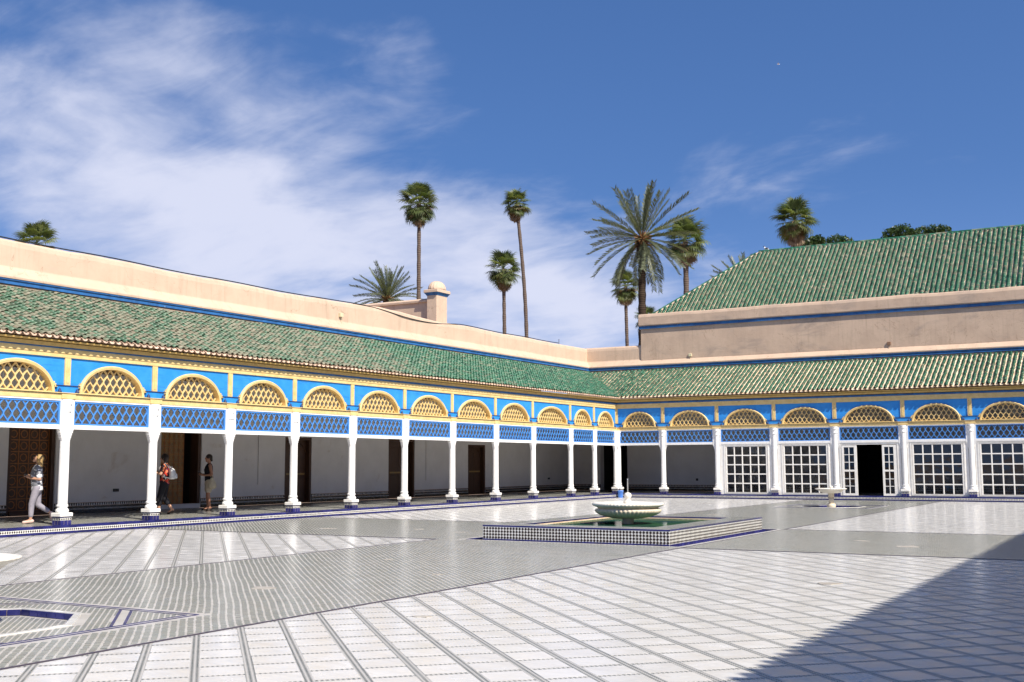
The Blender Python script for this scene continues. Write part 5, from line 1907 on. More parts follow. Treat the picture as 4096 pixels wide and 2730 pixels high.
def person(loc, rz, label, P, skin, scale=1.0):
    root = empty("person", loc, rz, label, "person", "visitors in the arcade")
    root.scale = (scale, scale, scale)
    b = MB()
    hipz = P.get('hipz', 0.90)
    stack(b, [(0, 0, hipz - 0.10, 0.06, 0.09), (0, 0, hipz - 0.06, 0.105, 0.155), (0, 0, hipz + 0.04, 0.11, 0.165), (0.0, 0, hipz + 0.18, 0.095, 0.135), (0.01, 0, hipz + 0.32, 0.105, 0.15), (0.005, 0, hipz + 0.42, 0.095, 0.16), (0, 0, hipz + 0.49, 0.06, 0.11), (0, 0, hipz + 0.52, 0.03, 0.05)])
    nk = Vector((0.0, 0, hipz + 0.49)); hc = Vector(P.get('head', (0.035, 0, hipz + 0.68)))
    cone(b, nk, hc - Vector((0.01, 0, 0.06)), 0.056, 0.052)
    fd = Vector(P.get('face', (1, 0, 0))).normalized()
    upv = (Vector((0, 0, 1)) - fd * fd.z).normalized(); sd_ = upv.cross(fd)
    # head: cranium, jaw, nose, brow, ears
    b.ball(hc, 0.088, 16, 10, 1.08, 0.92, 1.12)
    cone(b, hc + fd * 0.03 - upv * 0.03, hc + fd * 0.052 - upv * 0.085, 0.062, 0.040)
    cone(b, hc + fd * 0.085 + upv * 0.01, hc + fd * 0.108 - upv * 0.022, 0.010, 0.014, 8)
    for s in (-1, 1):
        cone(b, hc + sd_ * s * 0.082 + upv * 0.005, hc + sd_ * s * 0.086 - upv * 0.03, 0.013, 0.010, 8)
    for side, arm in (('L', P['armL']), ('R', P['armR'])):
        sh, el, wr, pm = [Vector(q) for q in arm]
        cone(b, sh, el, 0.050, 0.041); cone(b, el, wr, 0.042, 0.027)
        hand(b, wr, pm, (pm - wr), P.get('handup', (0, 0, 1)), P.get('curl', 0.9))
    for leg in (P['legL'], P['legR']):
        h_, k_, a_, t_ = [Vector(q) for q in leg]
        cone(b, h_, k_, 0.085, 0.054)
        cone(b, k_, k_.lerp(a_, 0.35), 0.054, 0.056); cone(b, k_.lerp(a_, 0.35), a_, 0.056, 0.034)
        hd = (a_ - k_).normalized()
        heel = a_ + (a_ - t_).normalized() * 0.035 + Vector((0, 0, -0.025))
        cone(b, a_, heel, 0.034, 0.030); cone(b, a_, t_, 0.036, 0.024); cone(b, heel, t_, 0.028, 0.022)
    body = skin_it(b, "body", skin, root, 0.0085, 3)
    for s in (-1, 1):
        MB().ball(hc + fd * 0.082 + sd_ * s * 0.033 + upv * 0.012, 0.011, 8, 6).build("eye", "eye_dark", root, smooth=True)
    m_ = MB(); cone(m_, hc + fd * 0.088 - upv * 0.052 - sd_ * 0.018, hc + fd * 0.088 - upv * 0.052 + sd_ * 0.018, 0.007, 0.007, 8)
    m_.build("mouth", "lip", root, smooth=True)
    return root, hc, fd, upv, sd_, hipz


def sleeve(mb, arm, t, r0, r1):
    sh, el = Vector(arm[0]), Vector(arm[1])
    cone(mb, sh, sh.lerp(el, t), r0, r1)


# 1. woman looking up, walking
A_L = [(0.0, 0.175, 1.35), (-0.07, 0.23, 1.08), (0.15, 0.15, 1.10), (0.225, 0.10, 1.14)]
A_R = [(0.0, -0.175, 1.35), (-0.06, -0.23, 1.09), (0.16, -0.13, 1.14), (0.235, -0.07, 1.18)]
L_L = [(0.0, 0.09, 0.86), (0.10, 0.09, 0.47), (0.11, 0.09, 0.085), (0.265, 0.10, 0.035)]
L_R = [(0.0, -0.09, 0.86), (-0.03, -0.09, 0.45), (-0.34, -0.10, 0.24), (-0.36, -0.10, 0.07)]
P1L = (-1.10, -31.62, PZ)
r1, hc, fd, up_, sd_, hz = person(P1L, math.radians(-132), "woman with blonde hair and grey trousers looking up beside the leftmost column", dict(armL=A_L, armR=A_R, legL=L_L, legR=L_R, hipz=0.89, face=(0.9, 0, 0.5), head=(0.0, 0, 1.575)), "skin", 1.0)
s_ = MB()
stack(s_, [(0, 0, 0.86, 0.125, 0.175), (0.01, 0, 0.95, 0.13, 0.178), (0.02, 0, 1.07, 0.125, 0.16), (0.03, 0, 1.22, 0.135, 0.168), (0.01, 0, 1.32, 0.12, 0.185), (0, 0, 1.40, 0.085, 0.14), (0, 0, 1.425, 0.06, 0.08)])
for a in (A_L, A_R): sleeve(s_, a, 0.66, 0.068, 0.068)
skin_it(s_, "shirt", "shirt_grey", r1)
h_ = MB(); stack(h_, [(0, 0, 0.80, 0.132, 0.178), (0, 0, 0.84, 0.135, 0.180), (0, 0, 0.90, 0.130, 0.179)])
skin_it(h_, "shirt_hem", "cloth_white", r1, 0.012)
for a in (A_L, A_R):
    c_ = MB(); p0 = Vector(a[0]).lerp(Vector(a[1]), 0.68); p1 = Vector(a[0]).lerp(Vector(a[1]), 0.74)
    cone(c_, p0, p1, 0.070, 0.069); skin_it(c_, "cuff", "cloth_white", r1, 0.01, 1)
t_ = MB()
stack(t_, [(0, 0, 0.74, 0.09, 0.13), (0, 0, 0.80, 0.125, 0.172), (0, 0, 0.90, 0.122, 0.172), (0, 0, 0.94, 0.115, 0.16)])
for l in (L_L, L_R):
    h2, k2, a2 = Vector(l[0]), Vector(l[1]), Vector(l[2])
    cone(t_, h2, k2, 0.102, 0.073); cone(t_, k2, k2.lerp(a2, 0.72), 0.072, 0.058)
skin_it(t_, "trousers", "cloth_grey_lilac", r1)
for l in (L_L, L_R):
    q_ = MB(); a2, t2 = Vector(l[2]), Vector(l[3])
    heel = a2 + (a2 - t2).normalized() * 0.04 + Vector((0, 0, -0.035))
    cone(q_, heel, t2, 0.045, 0.034); cone(q_, a2 + Vector((0, 0, -0.03)), t2, 0.042, 0.034)
    skin_it(q_, "shoe", "shoe_pink", r1, 0.009, 1)
w_ = MB()
w_.ball(hc - fd * 0.028 + up_ * 0.022, 0.100, 14, 9, 1.05, 1.0, 1.05)
for y_ in (-0.06, -0.02, 0.02, 0.06):
    cone(w_, hc - fd * 0.06 + sd_ * y_, hc - fd * 0.085 + sd_ * y_ * 1.2 + Vector((-0.01, 0, -0.135)), 0.055, 0.032)
for y_ in (-1, 1):
    cone(w_, hc + sd_ * y_ * 0.085 - fd * 0.01, hc + sd_ * y_ * 0.092 - fd * 0.03 + Vector((0, 0, -0.12)), 0.036, 0.024)
skin_it(w_, "hair", "hair_blonde", r1, 0.009, 2)
g_ = MB()
g_.tube([hc + up_ * 0.06 + fd * 0.05 + sd_ * s for s in (-0.075, -0.03, 0.03, 0.075)], 0.014, 8)
g_.build("sunglasses", "eye_dark", r1, smooth=True)
cam1 = empty("camera_in_hands", (P1L[0], P1L[1], PZ + 1.12), math.radians(-132), "small dark camera held by the blonde woman", "camera")
m_ = MB().cbox(0.215, 0.275, -0.05, 0.08, 0.02, 0.085, 0.008); m_.build("case", "eye_dark", cam1)
m_ = MB().tube([(0.275, 0.015, 0.05), (0.305, 0.015, 0.05)], 0.024, 12); m_.build("lens", "eye_dark", cam1)

# 2. woman in a flowered top, half behind the second column
A_L = [(0.0, 0.17, 1.34), (0.05, 0.22, 1.12), (0.25, 0.12, 1.16), (0.32, 0.08, 1.18)]
A_R = [(0.0, -0.17, 1.34), (0.08, -0.20, 1.14), (0.28, -0.08, 1.20), (0.35, -0.04, 1.22)]
L_L = [(0.0, 0.085, 0.85), (0.10, 0.085, 0.46), (0.12, 0.085, 0.085), (0.26, 0.09, 0.035)]
L_R = [(0.0, -0.085, 0.85), (0.02, -0.085, 0.46), (-0.21, -0.09, 0.13), (-0.10, -0.09, 0.04)]
P2L = (-2.15, -26.55, PZ)
r2, hc, fd, up_, sd_, hz = person(P2L, math.radians(-148), "dark-haired woman in a red flowered top and black trousers behind the second column", dict(armL=A_L, armR=A_R, legL=L_L, legR=L_R, hipz=0.88, face=(1, 0, 0.02), head=(0.03, 0, 1.56)), "skin", 1.03)
s_ = MB()
stack(s_, [(0, 0, 0.84, 0.135, 0.185), (0, 0, 0.95, 0.13, 0.178), (0.01, 0, 1.08, 0.12, 0.158), (0.02, 0, 1.22, 0.13, 0.165), (0.01, 0, 1.32, 0.12, 0.182), (0, 0, 1.40, 0.08, 0.13), (0, 0, 1.42, 0.055, 0.08)])
for a in (A_L, A_R): sleeve(s_, a, 0.55, 0.068, 0.066)
skin_it(s_, "top", "floral", r2)
t_ = MB()
stack(t_, [(0, 0, 0.72, 0.09, 0.13), (0, 0, 0.80, 0.125, 0.172), (0, 0, 0.90, 0.122, 0.170), (0, 0, 0.94, 0.11, 0.15)])
for l in (L_L, L_R):
    h2, k2, a2 = Vector(l[0]), Vector(l[1]), Vector(l[2])
    cone(t_, h2, k2, 0.105, 0.080); cone(t_, k2, k2.lerp(a2, 0.45), 0.078, 0.076)
skin_it(t_, "trousers", "cloth_black", r2)
for l in (L_L, L_R):
    q_ = MB(); a2, t2 = Vector(l[2]), Vector(l[3])
    heel = a2 + (a2 - t2).normalized() * 0.04 + Vector((0, 0, -0.068))
    d2 = (t2 + Vector((0, 0, -0.02)) - heel)
    q_.tube([heel, heel + d2 * 0.5, heel + d2 * 1.15], [0.036, 0.034, 0.036], 10)
    for i_ in range(len(q_.v)):
        v_ = q_.v[i_]; q_.v[i_] = (v_[0], v_[1], heel.z + (v_[2] - heel.z) * 1.0)
    q_.build("sandal", "shoe_dark", r2, smooth=True)
w_ = MB()
w_.ball(hc - fd * 0.022 + up_ * 0.022, 0.104, 14, 9, 1.05, 1.0, 1.08)
for y_ in (-0.06, -0.02, 0.02, 0.06):
    cone(w_, hc - fd * 0.055 + sd_ * y_, hc - fd * 0.06 + sd_ * y_ * 1.1 + Vector((0, 0, -0.11)), 0.056, 0.042)
skin_it(w_, "hair", "hair_dark", r2, 0.009, 2)
bp = empty("backpack", P2L, math.radians(-148), "small white leather backpack on the woman in the flowered top", "backpack")
m_ = MB(); stack(m_, [(-0.21, 0, 1.00, 0.07, 0.11), (-0.225, 0, 1.04, 0.095, 0.135), (-0.225, 0, 1.16, 0.095, 0.14), (-0.205, 0, 1.27, 0.075, 0.12), (-0.19, 0, 1.32, 0.04, 0.08)])
skin_it(m_, "bag", "bag_white", bp, 0.010, 3)
m_ = MB(); stack(m_, [(-0.315, 0, 1.02, 0.03, 0.08), (-0.325, 0, 1.06, 0.035, 0.095), (-0.315, 0, 1.15, 0.03, 0.09), (-0.30, 0, 1.17, 0.02, 0.07)])
skin_it(m_, "pocket", "bag_white", bp, 0.010, 2)
for s in (-1, 1):
    m_ = MB(); m_.tube([(-0.16, s * 0.09, 1.31), (-0.03, s * 0.11, 1.46), (0.10, s * 0.12, 1.36), (0.13, s * 0.14, 1.22), (0.0, s * 0.19, 1.08), (-0.17, s * 0.11, 1.03)], 0.014, 8)
    m_.build("strap", "bag_white", bp, smooth=True)
m_ = MB(); m_.tube([(-0.2, -0.03, 1.33), (-0.2, -0.02, 1.37), (-0.2, 0.02, 1.37), (-0.2, 0.03, 1.33)], 0.008, 8); m_.build("loop", "bag_white", bp, smooth=True)

# 3. woman in a black top and beige shorts
A_L = [(0.0, 0.17, 1.35), (-0.05, 0.24, 1.07), (0.16, 0.14, 1.05), (0.23, 0.09, 1.07)]
A_R = [(0.0, -0.17, 1.35), (-0.04, -0.23, 1.08), (0.18, -0.11, 1.08), (0.25, -0.05, 1.10)]
L_L = [(0.0, 0.085, 0.86), (0.03, 0.10, 0.47), (-0.03, 0.10, 0.085), (0.12, 0.12, 0.03)]
L_R = [(0.0, -0.085, 0.86), (0.02, -0.09, 0.47), (0.0, -0.09, 0.085), (0.15, -0.11, 0.03)]
P3L = (-3.22, -23.72, PZ)
r3, hc, fd, up_, sd_, hz = person(P3L, math.radians(-128), "woman with short dark hair in black sleeveless top and beige shorts standing by the wall", dict(armL=A_L, armR=A_R, legL=L_L, legR=L_R, hipz=0.89, face=(1, 0.1, -0.02), head=(0.03, 0, 1.575)), "skin_tan", 1.03)
s_ = MB()
stack(s_, [(0, 0, 0.87, 0.128, 0.178), (0, 0, 0.96, 0.13, 0.176), (0.01, 0, 1.08, 0.122, 0.158), (0.025, 0, 1.22, 0.134, 0.166), (0.01, 0, 1.32, 0.115, 0.165), (0, 0, 1.39, 0.08, 0.12), (0, 0, 1.41, 0.06, 0.09)])
skin_it(s_, "top", "cloth_black", r3)
t_ = MB()
stack(t_, [(0, 0, 0.70, 0.10, 0.15), (0, 0, 0.78, 0.135, 0.185), (0, 0, 0.88, 0.128, 0.176), (0, 0, 0.93, 0.115, 0.16)])
for l in (L_L, L_R):
    h2, k2 = Vector(l[0]), Vector(l[1])
    cone(t_, h2, h2.lerp(k2, 0.66), 0.115, 0.100)
skin_it(t_, "shorts", "cloth_beige", r3)
w_ = MB()
w_.ball(hc - fd * 0.02 + up_ * 0.026, 0.102, 14, 9, 1.05, 0.98, 1.0)
for y_ in (-0.05, 0.0, 0.05):
    cone(w_, hc - fd * 0.06 + sd_ * y_, hc - fd * 0.085 + sd_ * y_ + Vector((0, 0, -0.075)), 0.05, 0.034)
skin_it(w_, "hair", "hair_dark", r3, 0.009, 2)
for l in (L_L, L_R):
    q_ = MB(); a2, t2 = Vector(l[2]), Vector(l[3])
    heel = a2 + (a2 - t2).normalized() * 0.05 + Vector((0, 0, -0.07))
    q_.tube([heel, heel.lerp(t2, 0.5) + Vector((0, 0, -0.012)), t2 + (t2 - a2).normalized() * 0.03 + Vector((0, 0, -0.012))], [0.036, 0.038, 0.036], 10)
    q_.build("sandal", "shoe_dark", r3, smooth=True)
hb = empty("shoulder_bag", P3L, math.radians(-128), "beige cloth shoulder bag hanging from the standing woman's arm", "bag")
m_ = MB(); stack(m_, [(-0.07, 0.26, 0.66, 0.08, 0.03), (-0.07, 0.27, 0.72, 0.13, 0.055), (-0.065, 0.27, 0.82, 0.125, 0.055), (-0.06, 0.26, 0.94, 0.08, 0.035), (-0.055, 0.25, 1.01, 0.03, 0.018)])
skin_it(m_, "bag", "bag_beige", hb, 0.010, 3)
m_ = MB(); m_.tube([(-0.06, 0.27, 0.97), (-0.06, 0.29, 1.10), (-0.02, 0.245, 1.15), (-0.02, 0.20, 1.02)], 0.011, 8); m_.build("strap", "bag_beige", hb, smooth=True)
ph = empty("phone", P3L, math.radians(-128), "small dark phone held by the standing woman in black", "phone")
m_ = MB().cbox(0.235, 0.335, -0.005, 0.06, 1.115, 1.13, 0.004)
for i_ in range(len(m_.v)):
    v_ = m_.v[i_]; m_.v[i_] = (v_[0] * 1.03, v_[1], (v_[2] + (v_[0] - 0.235) * 0.55) * 1.03)
m_.build("case", "eye_dark", ph)
m_ = MB().box(0.25, 0.33, 0.0, 0.055, 1.132, 1.134)
for i_ in range(len(m_.v)):
    v_ = m_.v[i_]; m_.v[i_] = (v_[0] * 1.03, v_[1], (v_[2] + (v_[0] - 0.235) * 0.55) * 1.03)
m_.build("screen", "navy_paint", ph)


# ================================================================== palms and trees
def fan_leaf(seed, R=1.0, pet=0.95, n=24, matn="fan_green", dead=False):
    """palmate leaf: stalk along +x, split blade at its end"""
    rnd = random.Random(seed)
    mb = MB()
    mb.cur = 0
    bend = 0.10
    pts = [(t * pet, 0, -bend * (t * pet) ** 2) for t in (0, 0.33, 0.66, 1.0)]
    mb.tube(pts, [0.03, 0.022, 0.018, 0.015], 4)
    c = Vector(pts[-1])
    for i in range(n):
        a = (-1 + 2 * (i + 0.5) / n) * math.radians(118 if not dead else 60)
        r = R * (0.80 + 0.2 * math.cos(a * 0.8)) * rnd.uniform(0.88, 1.05)
        d = Vector((math.cos(a), math.sin(a), 0)); s = Vector((-math.sin(a), math.cos(a), 0))
        hw = r * math.radians(118) / n * 1.0 * 0.55
        fold = 0.018 * (1 if i % 2 else -1)
        droop = rnd.uniform(0.5, 0.95) * (1.0 if not dead else 0.3)
        P = []
        for t, w_ in ((0.04, 0.25), (0.5, 1.0), (0.78, 0.55), (1.0, 0.06)):
            dr = -0.10 * r * t * t - (max(0, t - 0.5) * 2) ** 2 * 0.34 * r * droop
            sh = t - (max(0, t - 0.5) * 2) ** 2 * 0.12 * droop
            q = c + d * r * sh + Vector((0, 0, dr + fold * t + 0.10 * r * t * abs(math.sin(a))))
            P.append((q - s * hw * w_, q + s * hw * w_))
        b = len(mb.v)
        for l_, r_ in P: mb.v += [tuple(l_), tuple(r_)]
        for k in range(3):
            mb.face((b + 2 * k, b + 2 * k + 1, b + 2 * k + 3, b + 2 * k + 2))
    return mb.mesh("fan_leaf", matn)


def frond(seed, L=4.8, arch=0.5, n=54, matn="date_green"):
    """feather leaf of a date palm: arched rib along +x with two ranks of stiff leaflets"""
    rnd = random.Random(seed)
    mb = MB()
    def rib(t):
        return Vector((L * (t - 0.10 * arch * t * t), 0.05 * math.sin(3 * t) * L * 0.2, -arch * L * 0.34 * t ** 2.2))
    mb.cur = 0
    mb.tube([rib(t) for t in (0, 0.06, 0.15)], [0.06, 0.045, 0.036], 5)
    mb.cur = 1
    mb.tube([rib(t) for t in (0.15, 0.3, 0.5, 0.7, 0.85, 1.0)], [0.036, 0.03, 0.024, 0.018, 0.012, 0.006], 5)
    for i in range(n):
        t = 0.14 + 0.86 * (i + rnd.random()) / n
        p = rib(t); d = (rib(min(1, t + 0.02)) - rib(max(0, t - 0.02))).normalized()
        ll = L * 0.15 * (math.sin(min(1, (t - 0.05) * 1.5) * PI * 0.5)) * (1.15 - 0.55 * t) * rnd.uniform(0.85, 1.15)
        for s in (-1, 1):
            side = Vector((0, s, 0))
            up = d.cross(side) * s
            if up.z < 0: up = -up
            dirn = (d * rnd.uniform(0.75, 1.0) + side * rnd.uniform(0.55, 0.85) + up * rnd.uniform(0.15, 0.5)).normalized()
            wv = d.cross(dirn).normalized().cross(dirn).normalized() * 0.029
            a = p; m = p + dirn * ll * 0.55; e = p + dirn * ll + Vector((0, 0, -0.06 * ll))
            b = len(mb.v)
            mb.v += [tuple(a - wv * 0.5), tuple(a + wv * 0.5), tuple(m + wv), tuple(m - wv), tuple(e)]
            mb.face((b, b + 1, b + 2, b + 3)); mb.face((b + 3, b + 2, b + 4))
    return mb.mesh("frond", ["date_stalk", matn])


FAN = [fan_leaf(i, matn=("fan_green" if i % 2 else "fan_dark")) for i in range(6)]
FAN_DEAD = [fan_leaf(50 + i, R=1.0, pet=0.6, n=13, matn="dead_leaf", dead=True) for i in range(3)]
FROND = [frond(i, arch=a) for i, a in enumerate((0.15, 0.3, 0.5, 0.75, 1.0))]


def orient(az, el, roll=0.0):
    return Matrix.Rotation(az, 4, 'Z') @ Matrix.Rotation(-el, 4, 'Y') @ Matrix.Rotation(roll, 4, 'X')


def trunk_curve(base, top, lean, n=14):
    base = Vector(base); top = Vector(top)
    return [base.lerp(top, i / n) + Vector((lean[0] * math.sin(PI * (i / n) * lean[2]), lean[1] * math.sin(PI * (i / n) * lean[2]), 0)) for i in range(n + 1)]


def fan_palm(base, top, size, rad, label, seed, skirt=1.0, lean=(0, 0, 1), nleaf=44, group="palms behind the palace"):
    rnd = random.Random(seed)
    root = empty("fan_palm", base, 0, label, "palm", group)
    t = Vector(top) - Vector(base)
    pts = trunk_curve((0, 0, 0), t, lean)
    mb = MB(); n = 12
    fine = []
    for i in range(len(pts) - 1):
        for k in range(4):
            fine.append(pts[i].lerp(pts[i + 1], k / 4))
    fine.append(pts[-1])
    mb.tube(fine, [rad * (1.15 - 0.35 * i / len(fine)) * (1 + 0.07 * ((i * 7) % 3 - 1)) for i in range(len(fine))], n)
    mb.build("trunk", "fan_trunk", root, smooth=True)
    for i in range(nleaf):
        el = math.radians(84 - 136 * ((i + 0.5) / nleaf) ** 0.85 + rnd.uniform(-10, 10))
        az = i * 2.39996 + rnd.uniform(-0.2, 0.2)
        s = size * rnd.uniform(0.85, 1.1)
        M = Matrix.Translation(t + Vector((0, 0, 0.18 * size * math.sin(el)))) @ orient(az, el, rnd.uniform(-0.4, 0.4)) @ Matrix.Scale(s, 4)
        inst("leaf", FAN[rnd.randrange(6)], root, M)
    for i in range(7):
        M = Matrix.Translation(t + Vector((0, 0, 0.1))) @ orient(rnd.uniform(0, 6.28), math.radians(rnd.uniform(-70, -15)), rnd.uniform(-0.6, 0.6)) @ Matrix.Scale(size * rnd.uniform(0.8, 1.1), 4)
        inst("dead_leaf", FAN_DEAD[rnd.randrange(3)], root, M)
    for i in range(int(30 * skirt)):
        el = math.radians(-58 - 28 * rnd.random())
        az = i * 2.39996
        s = size * rnd.uniform(0.65, 0.95)
        M = Matrix.Translation(t + Vector((0, 0, -0.1 - size * 0.75 * rnd.random()))) @ orient(az, el, rnd.uniform(-0.8, 0.8)) @ Matrix.Scale(s, 4)
        inst("dead_leaf", FAN_DEAD[rnd.randrange(3)], root, M)
    return root


def date_palm(base, top, size, rad, label, seed, nleaf=56, lo=-48, group="palms behind the palace", p=0.8):
    rnd = random.Random(seed)
    root = empty("date_palm", base, 0, label, "palm", group)
    t = Vector(top) - Vector(base)
    mb = MB()
    N = 60
    mb.tube([t * (i / N) for i in range(N + 1)], [rad * (1.0 + 0.08 * ((i % 3) - 1)) * (1.0 if i < N - 6 else 1.0 + 0.10 * (i - N + 6)) for i in range(N + 1)], 14)
    mb.build("trunk", "date_trunk", root, smooth=False)
    bo = MB()
    for i in range(60):
        a = i * 2.39996; el = math.radians(rnd.uniform(-35, 50))
        p0 = t + Vector((math.cos(a) * rad * 0.8, math.sin(a) * rad * 0.8, rnd.uniform(-0.5, 0.25)))
        d = Vector((math.cos(a) * math.cos(el), math.sin(a) * math.cos(el), math.sin(el)))
        bo.tube([p0, p0 + d * 0.35 * size, p0 + d * 0.62 * size + Vector((0, 0, -0.06))], [0.07, 0.045, 0.02], 5)
    bo.build("leaf_bases", "date_stalk", root, kind="stuff")
    for i in range(nleaf):
        f = (i + 0.5) / nleaf
        el = math.radians(86 - (86 - lo) * f ** p + rnd.uniform(-7, 7))
        az = i * 2.39996 + rnd.uniform(-0.25, 0.25)
        k = min(4, max(0, int((f * 4.6) + rnd.uniform(-0.6, 0.6))))
        s = size * rnd.uniform(0.82, 1.05) * (0.9 if f < 0.1 else 1.0)
        M = Matrix.Translation(t + Vector((0, 0, 0.1))) @ orient(az, el, rnd.uniform(-0.5, 0.5)) @ Matrix.Scale(s, 4)
        inst("frond", FROND[k], root, M)
    return root


GZ = -0.9
fan_palm((-69.8, 19.9, GZ), (-69.6, 19.54, 22.7), 1.25, 0.26, "fan palm crown showing over the left end of the parapet wall", 1, 0.4, nleaf=44)
date_palm((-48.0, 46.7, GZ), (-47.8, 46.42, 19.0), 0.86, 0.30, "date palm with spreading fronds showing over the parapet left of the turret", 2, nleaf=60, lo=-12, p=0.9)
fan_palm((-34.6, 33.2, GZ), (-33.78, 31.98, 24.94), 1.08, 0.20, "tall straight fan palm just behind the domed turret", 3, 1.0, nleaf=50)
fan_palm((-29.5, 40.2, GZ), (-29.23, 39.21, 19.58), 1.02, 0.19, "shorter fan palm left of the tall curved one", 4, 0.9, nleaf=46)
fan_palm((-34.9, 52.2, GZ), (-34.33, 50.68, 28.7), 0.92, 0.21, "tallest slender fan palm with a curved trunk", 5, 0.7, lean=(0.75, 0.45, 1.0), nleaf=46)
fan_palm((-24.5, 57.0, GZ), (-24.53, 56.26, 19.87), 0.98, 0.20, "fan palm with brown skirt partly behind the big date palm", 6, 1.3, nleaf=42)
date_palm((-12.0, 30.9, GZ), (-11.44, 30.23, 19.0), 1.02, 0.30, "big date palm with dark trunk and wide arching fronds beside the hall roof", 7, nleaf=60, lo=-52)
fan_palm((-15.9, 51.2, GZ), (-15.65, 50.58, 22.9), 1.30, 0.30, "broad fan palm right behind the big date palm", 8, 1.0, nleaf=52)
fan_palm((-27.9, 68.9, GZ), (-27.42, 68.72, 18.0), 0.95, 0.2, "low fan palm showing between the date palm trunk and the hall corner", 9, 0.6, nleaf=42)
date_palm((-16.5, 70.6, GZ), (-16.27, 70.19, 20.4), 1.0, 0.32, "date palm fronds rising behind the sloping end of the hall roof", 10, nleaf=46, lo=-20)
fan_palm((-6.3, 54.6, GZ), (-6.01, 54.07, 24.4), 1.22, 0.27, "fan palm standing behind the ridge of the hall roof", 11, 0.9, nleaf=52)


def leaf_tree(base, ctr, blobs, label, seed, n=2600, leaf=0.16):
    rnd = np.random.default_rng(seed)
    root = empty("broadleaf_tree", base, 0, label, "tree", "leafy trees behind the hall")
    t = Vector(ctr) - Vector(base)
    mb = MB()
    mb.tube([(0, 0, 0), (t.x * 0.5, t.y * 0.5, t.z * 0.5), tuple(t)], [0.32, 0.22, 0.08], 10)
    r0 = random.Random(seed)
    for (bx, by, bz, br) in blobs:
        mb.tube([tuple(t * 0.75), (t.x + bx * 0.5, t.y + by * 0.5, t.z + bz * 0.4 - 0.3), (t.x + bx, t.y + by, t.z + bz)], [0.10, 0.07, 0.02], 6)
    mb.build("trunk", "fan_trunk", root, smooth=True)
    Vs = []
    for (bx, by, bz, br) in blobs:
        m = int(n * br ** 2 / sum(q[3] ** 2 for q in blobs))
        d = rnd.normal(size=(m, 3)); d /= np.linalg.norm(d, axis=1)[:, None]
        rr = br * (0.45 + 0.6 * rnd.random(m) ** 0.5) * (1 + 0.25 * np.sin(5 * d[:, 0] + 3 * d[:, 2]) * np.sin(4 * d[:, 1] + bx))
        c = np.array([t.x + bx, t.y + by, t.z + bz]) + d * rr[:, None] * np.array([1, 1, 0.8])
        a = rnd.normal(size=(m, 3)); a /= np.linalg.norm(a, axis=1)[:, None]
        b = np.cross(a, rnd.normal(size=(m, 3))); b /= np.linalg.norm(b, axis=1)[:, None]
        s = leaf * rnd.uniform(0.6, 1.3, m)[:, None]
        Vs.append(np.stack([c - a * s, c + b * s * 0.45, c + a * s, c - b * s * 0.45], 1).reshape(-1, 3))
    V = np.vstack(Vs); F = np.arange(len(V)).reshape(-1, 4)
    inst("crown", np_mesh("crown", V, F, "tree_leaf"), root)


leaf_tree((-7.0, 60.6, GZ), (-6.2, 60.2, 22.7), [(0, 0, 0.3, 0.9), (0.7, 0, 0.7, 0.75), (-0.8, 0, -0.2, 0.7)], "small leafy tree top beside the fan palm on the hall ridge", 21)
leaf_tree((-5.2, 65.2, GZ), (-5.1, 64.7, 23.2), [(-0.9, 0, 0.2, 1.0), (0.2, 0, 0.75, 1.0), (1.2, 0, 0.5, 1.0), (-1.9, 0, -0.4, 0.8)], "low rounded leafy tree top left of centre of the hall ridge", 22)
leaf_tree((0.3, 71.6, GZ), (0.3, 71.2, 24.75), [(-0.8, 0, 0.7, 1.0), (0.3, 0, 0.9, 1.0), (1.2, 0, 0.4, 0.9), (-1.3, 0, 0, 0.8)], "leafy tree top over the hall ridge, left one of the pair", 23)
leaf_tree((2.7, 75.2, GZ), (2.75, 74.7, 25.2), [(-0.8, 0, 0.7, 1.0), (0.4, 0, 0.8, 0.95), (1.3, 0, 0.75, 0.9), (0, 0, 0, 1.0)], "leafy tree top over the hall ridge, right one of the pair", 24)


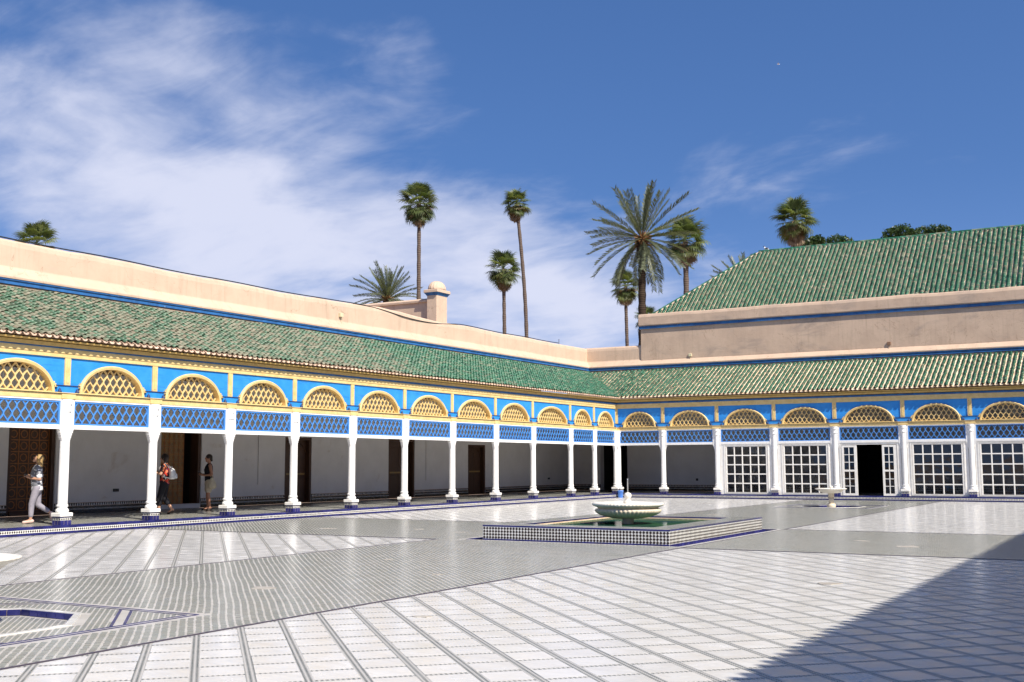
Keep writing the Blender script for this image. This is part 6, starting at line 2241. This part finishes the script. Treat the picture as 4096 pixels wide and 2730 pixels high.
# ------------------------------------------------------------------ birds
def bird(loc, rz, s, label, flying=False):
    r = empty("bird", loc, rz, label, "bird", "birds")
    r.scale = (s, s, s)
    b = MB()
    b.ball((0, 0, 0.12), 0.08, 12, 8, 1.5, 0.8, 0.9) if not flying else b.ball((0, 0, 0), 0.08, 12, 8, 1.9, 0.7, 0.7)
    if not flying:
        cone(b, (0.07, 0, 0.16), (0.10, 0, 0.24), 0.045, 0.035); cone(b, (-0.08, 0, 0.10), (-0.2, 0, 0.06), 0.05, 0.02)
    else:
        cone(b, (0.12, 0, 0.02), (0.18, 0, 0.03), 0.04, 0.03); cone(b, (-0.1, 0, 0), (-0.25, 0, 0), 0.05, 0.02)
    skin_it(b, "body", "bird_white", r, 0.012, 2)
    h = MB()
    if not flying:
        h.ball((0.105, 0, 0.26), 0.042, 10, 7); cone(h, (0.14, 0, 0.255), (0.17, 0, 0.245), 0.012, 0.004, 6)
        h.build("head", "bird_dark", r, smooth=True)
        for s_ in (-1, 1):
            w_ = MB(); w_.ball((-0.04, s_ * 0.062, 0.13), 0.07, 10, 7, 1.6, 0.25, 0.7); w_.build("wing", "bird_dark" if s_ > 0 else "bird_white", r, smooth=True)
            g = MB(); g.tube([(0.02, s_ * 0.03, 0.07), (0.02, s_ * 0.03, 0.0)], 0.008, 6); g.build("leg", "bird_dark", r)
    else:
        for s_ in (-1, 1):
            w_ = MB(); w_.loft([[(0.08, s_ * 0.05, 0.03), (-0.08, s_ * 0.05, 0.03), (-0.08, s_ * 0.05, 0.015), (0.08, s_ * 0.05, 0.015)], [(0.10, s_ * 0.3, 0.12), (-0.04, s_ * 0.3, 0.12), (-0.04, s_ * 0.3, 0.11), (0.10, s_ * 0.3, 0.11)], [(0.0, s_ * 0.55, 0.08), (-0.04, s_ * 0.55, 0.08), (-0.04, s_ * 0.55, 0.075), (0.0, s_ * 0.55, 0.075)]])
            w_.build("wing", "bird_white", r, smooth=True)


bird((5.2, 8.02, 12.86), math.radians(200), 0.85, "small black and white bird perched on the end of the hall ridge")
bird((-7.49, 55.35, 40.37), math.radians(200), 0.6, "tiny white bird flying high in the clear sky at the right", True)
